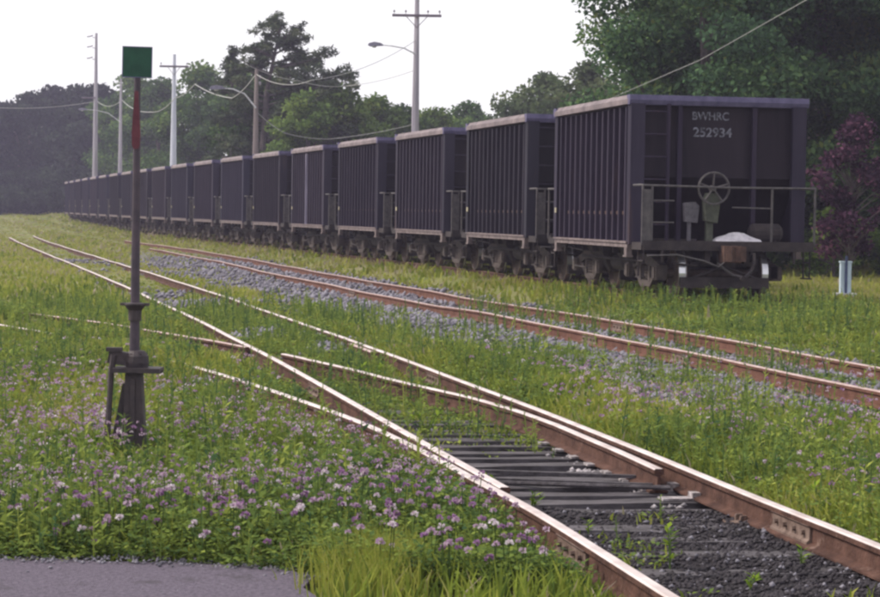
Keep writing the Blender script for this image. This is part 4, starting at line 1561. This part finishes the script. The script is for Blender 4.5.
# ------------------------------------------------------------------ gravel
def stones(name, n, mask, ylo, yhi, smin, smax, material, label, lift=0.0):
    rg_ = np.random.default_rng(hash(name) % 1000 if False else len(name) * 7)
    px_, py2, pz, ps = [], [], [], []
    got = 0
    while got < n:
        m_ = 40000
        y_ = ylo * (yhi / ylo) ** rg_.random(m_)
        x_ = rg_.uniform(-1, 1, m_) * (0.235 * y_ + 0.8)
        keep = rg_.random(m_) < mask(x_, y_) ** 1.2
        x_, y_ = x_[keep], y_[keep]
        px_.append(x_)
        py2.append(y_)
        got += len(x_)
        if len(x_) == 0:
            break
    x_ = np.concatenate(px_)[:n]
    y_ = np.concatenate(py2)[:n]
    n = len(x_)
    s_ = rg_.uniform(smin, smax, n) * (0.55 + 0.45 * np.clip(y_ / 14, 0, 3))
    z_ = ground_z(x_, y_) + s_ * 0.18 + lift
    octv = np.array([(1, 0, 0), (0, 1, 0), (-1, 0, 0), (0, -1, 0), (0, 0, 1), (0, 0, -1)], float)
    V = octv[None] * rg_.uniform(0.6, 1.25, (n, 6, 1)) * s_[:, None, None] * np.array([0.55, 0.55, 0.4])
    g_ = rg_.uniform(0, 6.28, n)
    c, s2 = np.cos(g_)[:, None], np.sin(g_)[:, None]
    V = np.stack([V[..., 0] * c - V[..., 1] * s2, V[..., 0] * s2 + V[..., 1] * c, V[..., 2]], -1)
    V += rg_.normal(0, 0.08, V.shape) * s_[:, None, None]
    V += np.stack([x_, y_, z_], -1)[:, None]
    F = np.array([(0, 1, 4), (1, 2, 4), (2, 3, 4), (3, 0, 4), (1, 0, 5), (2, 1, 5), (3, 2, 5), (0, 3, 5)])
    fi = (F[None] + (np.arange(n) * 6)[:, None, None]).reshape(-1)
    me_ = bpy.data.meshes.new(name)
    me_.vertices.add(n * 6)
    me_.vertices.foreach_set('co', V.astype(np.float32).ravel())
    me_.loops.add(len(fi))
    me_.loops.foreach_set('vertex_index', fi.astype(np.int32))
    me_.polygons.add(len(fi) // 3)
    me_.polygons.foreach_set('loop_start', np.arange(0, len(fi), 3, dtype=np.int32))
    me_.materials.append(material)
    me_.update(calc_edges=True)
    o = obj(name, me_)
    tag(o, label, kind='stuff')
    return o


stones('ballast_gravel', 12500, ballast_mask, 17, 80, 0.035, 0.085, M['stone'], 'grey blue ballast stones along the rust-sided track')
stones('cinder_gravel', 22000, cinder_mask, 9, 26, 0.012, 0.045, M['cinder'], 'black cinders between the rails of the bright track')
stones('pale_chippings', 900, cinder_mask, 9.5, 24, 0.015, 0.04, M['stone'], 'scattered pale stone chips among the black cinders', 0.006)

def crumb_mask(x, y):
    edge = np.interp(x, np.array(ASPH[:8])[:, 0], np.array(ASPH[:8])[:, 1])
    return np.where(x < -0.55, sstep(0.22, 0.02, np.abs(y - edge)), 0.0) + 0.02 * in_asphalt(x, y)


stones('asphalt_crumbs', 900, crumb_mask, 9.8, 12.2, 0.010, 0.030, M['stone'], 'loose crumbs along the broken edge of the asphalt path', 0.045)


def point_mask(x, y):
    return sstep(0.16, 0.05, np.abs(lat(A_X, x, y) - 0.47)) * sstep(14.3, 15.2, y) * sstep(18, 16.8, y)


stones('pale_ballast_lumps', 420, point_mask, 14, 18.5, 0.025, 0.062, M['pale_stone'], 'pale lumps of ballast lying beside the open switch point', 0.045)

# ------------------------------------------------------------------ vegetation
def veg_density(x, y):
    """0..1 how much green grows here"""
    n = fbm(x * 0.8 + 11, y * 0.8 + 5, 4)
    d = 0.45 + 0.9 * sstep(0.35, 0.6, n)
    cm = cinder_mask(x, y)
    tuft = sstep(0.60, 0.70, fbm(x * 1.7 + 31, y * 1.3 + 77, 3))
    d = d * (1 - cm) + cm * 0.16 * tuft
    d *= 1 - 0.72 * ballast_mask(x, y)
    d = d * (1 - 0.93 * sstep(1.5, 2.2, lat(T_X, x, y)) * sstep(34.5, 37, y) * sstep(85, 75, y))
    dlat = lat(D_X, x, y)
    drail = np.where(((y < 23.5) & (y > 15) & (dlat < 0)) | ((dlat > -0.4) & (y > 27) & (y < 33)), np.abs(np.abs(dlat) - G2), 9.0)
    d *= 0.10 + 0.90 * sstep(0.12, np.where((dlat > 0), 1.0, 0.45), drail)
    rail = np.minimum.reduce([drail, np.abs(np.abs(lat(A_X, x, y)) - G2), np.abs(np.abs(lat(B_X, x, y)) - 0.75)])
    d *= 0.15 + 0.85 * sstep(0.05, 0.13, rail)
    lb_ = lat(B_X, x, y)
    d *= 1 - 0.80 * sstep(-1.55, -1.2, lb_) * sstep(-0.5, -0.7, lb_) * sstep(55, 40, y)
    d = np.where(in_asphalt(x, y, 0.0), 0, d)
    return np.clip(d, 0, 1)


def veg_height(x, y):
    da = lat(A_X, x, y)
    db = lat(B_X, x, y)
    n = fbm(x * 0.6 + 90, y * 0.6 + 15, 3)
    h = 0.07 + 0.16 * n
    left = sstep(-0.9, -2.2, da)
    h = h + left * sstep(15.5, 12.5, y) * (0.02 + 0.12 * n)
    h = h * (0.62 + 0.85 * fbm(x * 2.6 + 4, y * 2.2 + 70, 3))
    edge = np.interp(x, np.array(ASPH[:8])[:, 0], np.array(ASPH[:8])[:, 1])
    h = h * np.where(x < -0.55, 0.30 + 0.70 * sstep(0.0, 0.7, y - edge), 1.0)
    h = h * (1 - 0.55 * sstep(1.2, 0.7, np.abs(da)))
    h = h * (1 - 0.4 * sstep(1.3, 0.8, np.abs(db)))
    h = h * (1 + 0.25 * sstep(-2.6, -1.2, lat(T_X, x, y)) * sstep(33, 40, y))
    h = h * (1 - 0.6 * ballast_mask(x, y))
    return h


def sample(n, ylo, yhi, dens, seed, pw=1.0, xspan=0.255, xpad=1.4):
    rg_ = np.random.default_rng(seed)
    X, Y, got = [], [], 0
    while got < n:
        m_ = 200000
        u = rg_.random(m_)
        # density per row falls with distance**pw  (area element grows with y)
        y_ = (ylo ** (2 - pw) + u * (yhi ** (2 - pw) - ylo ** (2 - pw))) ** (1 / (2 - pw))
        x_ = rg_.uniform(-1, 1, m_) * (xspan * y_ + xpad)
        k = rg_.random(m_) < dens(x_, y_)
        X.append(x_[k])
        Y.append(y_[k])
        got += k.sum()
    return np.concatenate(X)[:n], np.concatenate(Y)[:n], rg_


def grass(name, n, ylo, yhi, seed, pw, label, hk=1.0, wk=1.0, dens=veg_density, tshift=0.0):
    x, y, rg_ = sample(n, ylo, yhi, dens, seed, pw)
    h = veg_height(x, y) * rg_.uniform(0.45, 1.25, n) * hk
    w = (0.0035 + 0.00042 * y) * rg_.uniform(0.7, 1.4, n) * wk
    z = ground_z(x, y) - 0.01
    g_ = rg_.uniform(0, 2 * np.pi, n)
    lean = h * rg_.uniform(0.05, 0.75, n)
    dx, dy = np.cos(g_) * lean, np.sin(g_) * lean
    f_ = rg_.uniform(0, 2 * np.pi, n)
    f_ = np.where(rg_.random(n) < 0.6, rg_.normal(0, 0.5, n), f_)
    sx, sy = np.cos(f_) * w, np.sin(f_) * w
    b0 = np.stack([x - sx, y - sy, z], -1)
    b1 = np.stack([x + sx, y + sy, z], -1)
    mx, my, mz = x + dx * 0.35, y + dy * 0.35, z + h * 0.6
    m0 = np.stack([mx - sx * .8, my - sy * .8, mz], -1)
    m1 = np.stack([mx + sx * .8, my + sy * .8, mz], -1)
    tx, ty, tz = x + dx, y + dy, z + h * np.sqrt(np.clip(1 - (lean / h) ** 2 * .5, .1, 1))
    t0 = np.stack([tx - sx * .12, ty - sy * .12, tz], -1)
    t1 = np.stack([tx + sx * .12, ty + sy * .12, tz], -1)
    V = np.concatenate([np.stack([b0, b1, m1, m0], 1), np.stack([m0, m1, t1, t0], 1)])
    patch = fbm(x * 0.5 + 8, y * 0.35 + 33, 4)
    far = sstep(20, 90, y)
    tn = 0.20 + 0.85 * (patch - 0.28) + rg_.normal(0, 0.16, n) + 0.22 * far + tshift
    dry = rg_.random(n) < 0.05 + 0.10 * far
    tn = np.where(dry, rg_.uniform(0.8, 1.0, n), tn)
    o = obj(name, quad_mesh(name, V, np.r_[tn, tn], M['grass']))
    tag(o, label, kind='stuff')
    return o


def far_dens(x, y):
    return veg_density(x, y)


def near_grass(x, y):
    lf = sstep(-0.95, -1.2, lat(A_X, x, y)) * sstep(16.5, 13.5, y)
    return veg_density(x, y) * (1 - 0.62 * lf)


grass('grass', 155000, 10.2, 34, 1, 1.0, 'rough grass growing around the near rails', dens=near_grass)
grass('meadow_grass', 115000, 34, 240, 2, 1.3, 'yellow green meadow grass growing along the far tracks', 1.0, 1.1)


def tuft_dens(x, y):
    return np.exp(-((x + 0.33) / 0.17) ** 2 - ((y - 11.35) / 0.42) ** 2)


def lawn_dens(x, y):
    return sstep(1.7, 2.4, lat(T_X, x, y)) * sstep(35, 38, y)


def tuft(name, n, dens, ylo, yhi, h, seed, label, tmin, tmax, wk=1.0):
    x, y, rg_ = sample(n, ylo, yhi, dens, seed, 1.0)
    hh = h * rg_.uniform(0.45, 1.1, n)
    z = ground_z(x, y) - 0.01
    g_ = rg_.uniform(0, 2 * np.pi, n)
    lean = hh * rg_.uniform(0.05, 0.5, n)
    w = (0.0018 + 0.0003 * y) * wk
    f_ = rg_.normal(0, 0.6, n)
    sx, sy = np.cos(f_) * w, np.sin(f_) * w
    b0, b1 = np.stack([x - sx, y - sy, z], -1), np.stack([x + sx, y + sy, z], -1)
    mx, my, mz = x + np.cos(g_) * lean * .35, y + np.sin(g_) * lean * .35, z + hh * .6
    m0, m1 = np.stack([mx - sx * .8, my - sy * .8, mz], -1), np.stack([mx + sx * .8, my + sy * .8, mz], -1)
    tx, ty, tz = x + np.cos(g_) * lean, y + np.sin(g_) * lean, z + hh * .97
    t0, t1 = np.stack([tx - sx * .1, ty - sy * .1, tz], -1), np.stack([tx + sx * .1, ty + sy * .1, tz], -1)
    V = np.concatenate([np.stack([b0, b1, m1, m0], 1), np.stack([m0, m1, t1, t0], 1)])
    tn = rg_.uniform(tmin, tmax, n)
    o = obj(name, quad_mesh(name, V, np.r_[tn, tn], M['grass']))
    tag(o, label, kind='stuff')
    return o


tuft('grass_tuft', 3600, tuft_dens, 10.3, 12.6, 0.24, 31, 'bushy light green grass clump at the end of the asphalt path', 0.35, 0.72, 0.8)
tuft('lawn_grass', 60000, lawn_dens, 37, 75, 0.07, 32, 'mown yellow green lawn behind the near ore car', 0.58, 0.88, 1.3)


def weeds(name, n, ylo, yhi, seed, dens, label, leaf=0.028, per=11, tsh=0.0):
    """leafy low plants: leaflets in a ring of short sprays about each plant"""
    x, y, rg_ = sample(n, ylo, yhi, dens, seed, 1.0)
    hp_ = veg_height(x, y) * rg_.uniform(0.6, 1.1, n)
    z = ground_z(x, y)
    X = np.repeat(x, per)
    Y = np.repeat(y, per)
    Z = np.repeat(z, per)
    H = np.repeat(hp_, per)
    N = n * per
    t = rg_.random(N) ** 0.7
    g_ = rg_.uniform(0, 2 * np.pi, N)
    rr = rg_.uniform(0.02, 0.11, N) * np.repeat(0.7 + 0.02 * y, per)
    pos = np.stack([X + np.cos(g_) * rr, Y + np.sin(g_) * rr, Z + 0.02 + H * t], -1)
    a = np.stack([np.cos(g_), np.sin(g_), rg_.uniform(-0.4, 0.7, N)], -1)
    a /= np.linalg.norm(a, axis=1)[:, None]
    w = np.stack([-np.sin(g_), np.cos(g_), rg_.uniform(-0.5, 0.5, N)], -1)
    w /= np.linalg.norm(w, axis=1)[:, None]
    L = (leaf * rg_.uniform(0.6, 1.5, N) * (0.45 + 0.045 * Y))[:, None]
    nn = np.cross(a, w)
    V = np.stack([pos - a * L * .5, pos + w * L * .34 + nn * L * .08, pos + a * L * .5, pos - w * L * .34 + nn * L * .08], 1)
    patch = fbm(X * 0.9 + 60, Y * 0.9 + 2, 3)
    tn = np.repeat(rg_.normal(0.42, 0.16, n), per) + rg_.normal(0, 0.10, N) + 0.6 * (patch - 0.5) + tsh
    o = obj(name, quad_mesh(name, V, tn, M['weed']))
    tag(o, label, kind='stuff')
    return o


def weed_dens(x, y):
    n = fbm(x * 0.7 + 51, y * 0.7 + 25, 3)
    return veg_density(x, y) * sstep(0.32, 0.55, n) * sstep(60, 20, y)


weeds('clover_leaves', 17000, 10.8, 40, 41, weed_dens, 'low leafy clover and vetch growing through the grass beside the rails')


def front_dens(x, y):
    return veg_density(x, y) * sstep(-0.85, -1.1, lat(A_X, x, y)) * sstep(17, 13, y)


weeds('vetch_leaves', 9000, 11.0, 17, 43, front_dens, 'dense dark leafy vetch in front of the switch stand', 0.034, 12, -0.06)


def stalk_weeds(name, n, ylo, yhi, seed, dens, label, hk=1.0):
    """upright weeds of many heights: a thin stalk with pairs of narrow leaves up it"""
    x, y, rg_ = sample(n, ylo, yhi, dens, seed, 1.0)
    z = ground_z(x, y)
    h = (0.10 + 0.34 * rg_.random(n) ** 1.8) * hk
    g_ = rg_.uniform(0, 2 * np.pi, n)
    ln = h * rg_.uniform(0, 0.35, n)
    top = np.stack([x + np.cos(g_) * ln, y + np.sin(g_) * ln, z + h], -1)
    bot = np.stack([x, y, z - 0.02], -1)
    w = (0.0016 + 0.00022 * y)[:, None] * np.array([1.0, 0.25, 0])
    Vs = [np.stack([bot - w, bot + w, top + w * .6, top - w * .6], 1)]
    tint0 = rg_.normal(0.45, 0.24, n)
    Ts = [tint0]
    kk = 10
    for j in range(kk):
        t = (0.25 + 0.75 * (j + rg_.random(n)) / kk)[:, None]
        p_ = bot * (1 - t) + top * t
        a_ = rg_.uniform(0, 2 * np.pi, n)
        a = np.stack([np.cos(a_), np.sin(a_), rg_.uniform(-0.1, 1.0, n)], -1)
        a /= np.linalg.norm(a, axis=1)[:, None]
        s_ = np.stack([-np.sin(a_), np.cos(a_), rg_.uniform(-.4, .4, n)], -1)
        L = (h * rg_.uniform(0.12, 0.30, n) * (1.15 - 0.6 * t[:, 0]))[:, None] + 0.012
        wd = 0.17
        up = np.cross(a, s_)
        Vs.append(np.stack([p_, p_ + a * L * .5 + s_ * L * wd + up * L * .06, p_ + a * L, p_ + a * L * .5 - s_ * L * wd + up * L * .06], 1))
        Ts.append(tint0 + rg_.normal(0, 0.12, n))
    o = obj(name, quad_mesh(name, np.concatenate(Vs), np.concatenate(Ts), M['weed']))
    tag(o, label, kind='stuff')


def stalk_dens(x, y):
    n = fbm(x * 1.1 + 15, y * 0.8 + 95, 4)
    return veg_density(x, y) * (0.12 + 0.88 * sstep(0.42, 0.62, n)) * sstep(0.15, 0.4, np.abs(np.abs(lat(A_X, x, y)) - G2))


stalk_weeds('tall_weeds', 15500, 11.4, 42, 61, stalk_dens, 'loose upright weeds standing above the grass beside the tracks')


# clover and vetch flowers
def flower_dens(x, y):
    da = lat(A_X, x, y)
    n = fbm(x * 0.9 + 5, y * 0.9 + 44, 3)
    left = sstep(-0.92, -1.15, da) * sstep(28, 16, y) * np.clip(0.30 + 0.70 * sstep(11.4, 13.2, y + 1.8 * (n - 0.5)) + 0.9 * sstep(-0.6, 0.0, x) * sstep(13, 12, y), 0, 1) * (0.40 + 0.60 * sstep(0.40, 0.60, n))
    right = sstep(1.0, 1.5, da) * sstep(11.5, 14, y) * sstep(28, 18, y) * (0.15 + 0.85 * sstep(0.42, 0.56, n)) * 0.7
    m = np.clip(left + right, 0, 1)
    m = m * np.where(y > 17, sstep(0.15, 0.5, np.abs(np.abs(lat(D_X, x, y)) - G2)), 1.0)
    return np.where(in_asphalt(x, y, 0.05), 0, m)


def head_quads(rg_, r, pos):
    """petals of one round flower head"""
    k = 22
    d = rg_.normal(size=(k, 3))
    d[:, 2] = np.abs(d[:, 2]) - 0.35
    d /= np.linalg.norm(d, axis=1)[:, None]
    t = np.cross(d, rg_.normal(size=(k, 3)))
    t /= np.linalg.norm(t, axis=1)[:, None]
    c = np.array(pos) + d * r * 0.62 * np.array([1, 1, .8])
    u = np.cross(d, t)
    L, W = r * 0.55, r * 0.32
    return np.stack([c - d * L * .5, c + t * W, c + d * L * .6 + u * W * .4, c - t * W], 1)


HEADS = {}
STEMS = []
rgf = np.random.default_rng(9)
for kind_, tm in (('purple', 0.16), ('pink', 0.55), ('white', 0.92)):
    HEADS[kind_] = []
    for v in range(3):
        V = head_quads(rgf, 0.024, (0, 0, 0))
        HEADS[kind_].append(quad_mesh('flower_head', V, rgf.normal(tm, 0.14, len(V)), M['flower']))
for v in range(4):
    b = []
    lx, ly = rgf.normal(0, .035, 2)
    H_ = 1.0
    segs = [(0, 0, -1.0), (lx * .4, ly * .4, -.5), (0, 0, -0.02)]
    for a_, c_ in zip(segs[:-1], segs[1:]):
        for ang in (0, 1.57):
            ox, oy = 0.0028 * math.cos(ang), 0.0028 * math.sin(ang)
            b.append([(a_[0] - ox, a_[1] - oy, a_[2]), (a_[0] + ox, a_[1] + oy, a_[2]), (c_[0] + ox, c_[1] + oy, c_[2]), (c_[0] - ox, c_[1] - oy, c_[2])])
    STEMS.append(quad_mesh('stem', np.array(b), np.full(len(b), .5), M['stem']))

fx, fy, rgq = sample(2700, 10.9, 31, flower_dens, 77, 0.4, 0.205, 0.1)
order = np.argsort(fy)
fx, fy = fx[order], fy[order]
fz = ground_z(fx, fy) + veg_height(fx, fy) * rgq.uniform(0.6, 1.3, len(fx)) + rgq.uniform(0.04, 0.13, len(fx))
vis = (np.abs(fx) < 0.2 * fy)
near_idx = np.where(vis)[0][:300]
rest = np.setdiff1d(np.arange(len(fx)), near_idx)
# look of a flower and the ground it stands on give it its label
LOOK = {'purple': 'deep violet', 'pink': 'pale mauve', 'white': 'whitish'}


def where_words(x, y):
    if lat(A_X, np.array([x]), np.array([y]))[0] > 0:
        return 'in the weeds right of the bright track'
    if x < -1.55:
        return 'in the weeds in front of the switch stand'
    if x < -0.75:
        return 'in the weeds behind the asphalt path end'
    return 'in the weeds close to the left bright rail'


for i in near_idx:
    k = rgq.random()
    kind_ = 'purple' if k < 0.45 else ('pink' if k < 0.86 else 'white')
    big = rgq.uniform(0.75, 1.35)
    h_ = float(fz[i] - ground_z(fx[i:i + 1], fy[i:i + 1])[0])
    f = empty('clover_flower', (float(fx[i]), float(fy[i]), float(fz[i]) - h_), float(rgq.uniform(0, 6.28)))
    ww = where_words(float(fx[i]), float(fy[i]))
    tag(f, '%s round clover head %s' % (LOOK[kind_], ww), 'flower', '%s clover heads %s' % (LOOK[kind_], ww))
    s_ = obj('stem', STEMS[i % 4], f, (0, 0, h_))
    s_.scale = (1, 1, h_)
    hd = obj('flower_head', HEADS[kind_][i % 3], f, (0, 0, h_))
    hd.scale = (big, big, big)
Vs, Ts = [], []
for i in rest:
    r_ = 0.021 * rgq.uniform(.7, 1.35) * (0.6 + 0.03 * fy[i])
    V = head_quads(rgq, r_, (fx[i], fy[i], fz[i]))[:10]
    k = rgq.random()
    tm = 0.25 if k < 0.30 else (0.62 if k < 0.90 else 0.9)
    Vs.append(V)
    Ts.append(rgq.normal(tm, 0.13, len(V)))
o = obj('clover_blossom', quad_mesh('clover_blossom', np.concatenate(Vs), np.concatenate(Ts), M['flower']))
tag(o, 'countless smaller pale mauve blossoms farther off in the weeds', kind='stuff')


# single bright weeds
def weed_plant(x, y, h, spread, nleaf, seed, label, dead=False):
    rg_ = np.random.default_rng(seed)
    z = float(ground_z(np.array([x]), np.array([y]))[0])
    t = empty('weed_plant', (x, y, z - 0.01))
    tag(t, label, 'weed', 'bright weeds growing between the rails')
    b = MB()
    ns = max(2, int(spread * 24))
    Vs = []
    for k in range(ns):
        g_ = rg_.uniform(0, 6.28)
        e = np.array([math.cos(g_) * spread * rg_.uniform(.2, 1), math.sin(g_) * spread * rg_.uniform(.2, 1), h * rg_.uniform(.55, 1)])
        b.tube([(0, 0, 0), tuple(e * np.array([.4, .4, .6])), tuple(e)], [0.005, 0.004, 0.002], 5)
        for j in range(max(3, nleaf // ns)):
            t_ = rg_.uniform(.25, 1.0)
            p_ = e * np.array([t_ * .9, t_ * .9, t_])
            ga = rg_.uniform(0, 6.28)
            a = np.array([math.cos(ga), math.sin(ga), rg_.uniform(0, .9)])
            a /= np.linalg.norm(a)
            w = np.cross(a, [0, 0, 1.0])
            w /= np.linalg.norm(w)
            L = rg_.uniform(.05, .10) * (0.6 + h)
            nn = np.cross(w, a)
            Vs.append([p_, p_ + a * L * .5 + w * L * .17 + nn * L * .05, p_ + a * L, p_ + a * L * .5 - w * L * .17 + nn * L * .05])
    obj('stem', b.mesh('stem', M['stem']), t)
    V = np.array(Vs)
    for m_ in [o_.data for o_ in t.children]:
        a_ = m_.attributes.new('tint', 'FLOAT', 'FACE')
        a_.data.foreach_set('value', np.full(len(m_.polygons), .6, np.float32))
    obj('leaf', quad_mesh('leaf', V, rg_.uniform(0, 1, len(V)), M['bright_weed']), t)['kind'] = 'stuff'
    return t


for (x, y, h, sp_, nl, lb) in [
        (1.28, 11.95, 0.30, 0.10, 30, 'feathery upright weed in the cinders near the bottom edge'),
        (1.62, 11.3, 0.12, 0.10, 16, 'small yellow green weed at the bottom edge right of the feathery one'),
        (2.03, 12.15, 0.14, 0.08, 14, 'little weed touching the right bright rail in the cinders'),
        (0.92, 13.2, 0.10, 0.08, 12, 'tiny bright weed alone on the black cinders'),
        (0.32, 15.4, 0.26, 0.16, 46, 'bushy yellow green weed over the switch sleepers'),
        (0.62, 14.3, 0.15, 0.14, 26, 'low weed hugging the left bright rail by the switch sleepers'),
        (2.42, 14.0, 0.22, 0.12, 18, 'broad bright leaves just outside the right bright rail'),
        (-0.75, 24.0, 0.42, 0.35, 90, 'big light green weed clump covering the diverging rail'),
        (-0.1, 19.0, 0.35, 0.22, 50, 'weed clump between the point rail and the left bright rail'),
        (-2.2, 36.8, 0.45, 0.45, 90, 'weed clump hiding the right bright rail beyond the frog'),
        (-1.85, 16.5, 0.30, 0.18, 50, 'leafy weed in front of the switch stand foot'),
        (-2.55, 16.2, 0.36, 0.22, 60, 'leafy weed left of the switch stand foot'),
        (3.05, 17.5, 0.35, 0.22, 60, 'yellow green weed standing in the flowers right of the track')]:
    weed_plant(x, y, h, sp_, nl, int(abs(x * 1000) + y * 10), lb)

# ------------------------------------------------------------------ haze
hz = MB()
hz.box((0, 218, 13), (640, 500, 32))
ho = hz.build('haze', bpy.data.materials.new('thin_haze'))
hm = ho.data.materials[0]
hm.use_nodes = True
hn, hl = hm.node_tree.nodes, hm.node_tree.links
hn.remove(hn['Principled BSDF'])
pv = hn.new('ShaderNodeVolumePrincipled')
pv.inputs['Density'].default_value = 0.0006
pv.inputs['Color'].default_value = (0.74, 0.70, 1.0, 1)
pv.inputs['Anisotropy'].default_value = 0.2
hl.new(pv.outputs['Volume'], hn['Material Output'].inputs['Volume'])
tag(ho, 'thin bluish evening haze over the yard', kind='stuff')
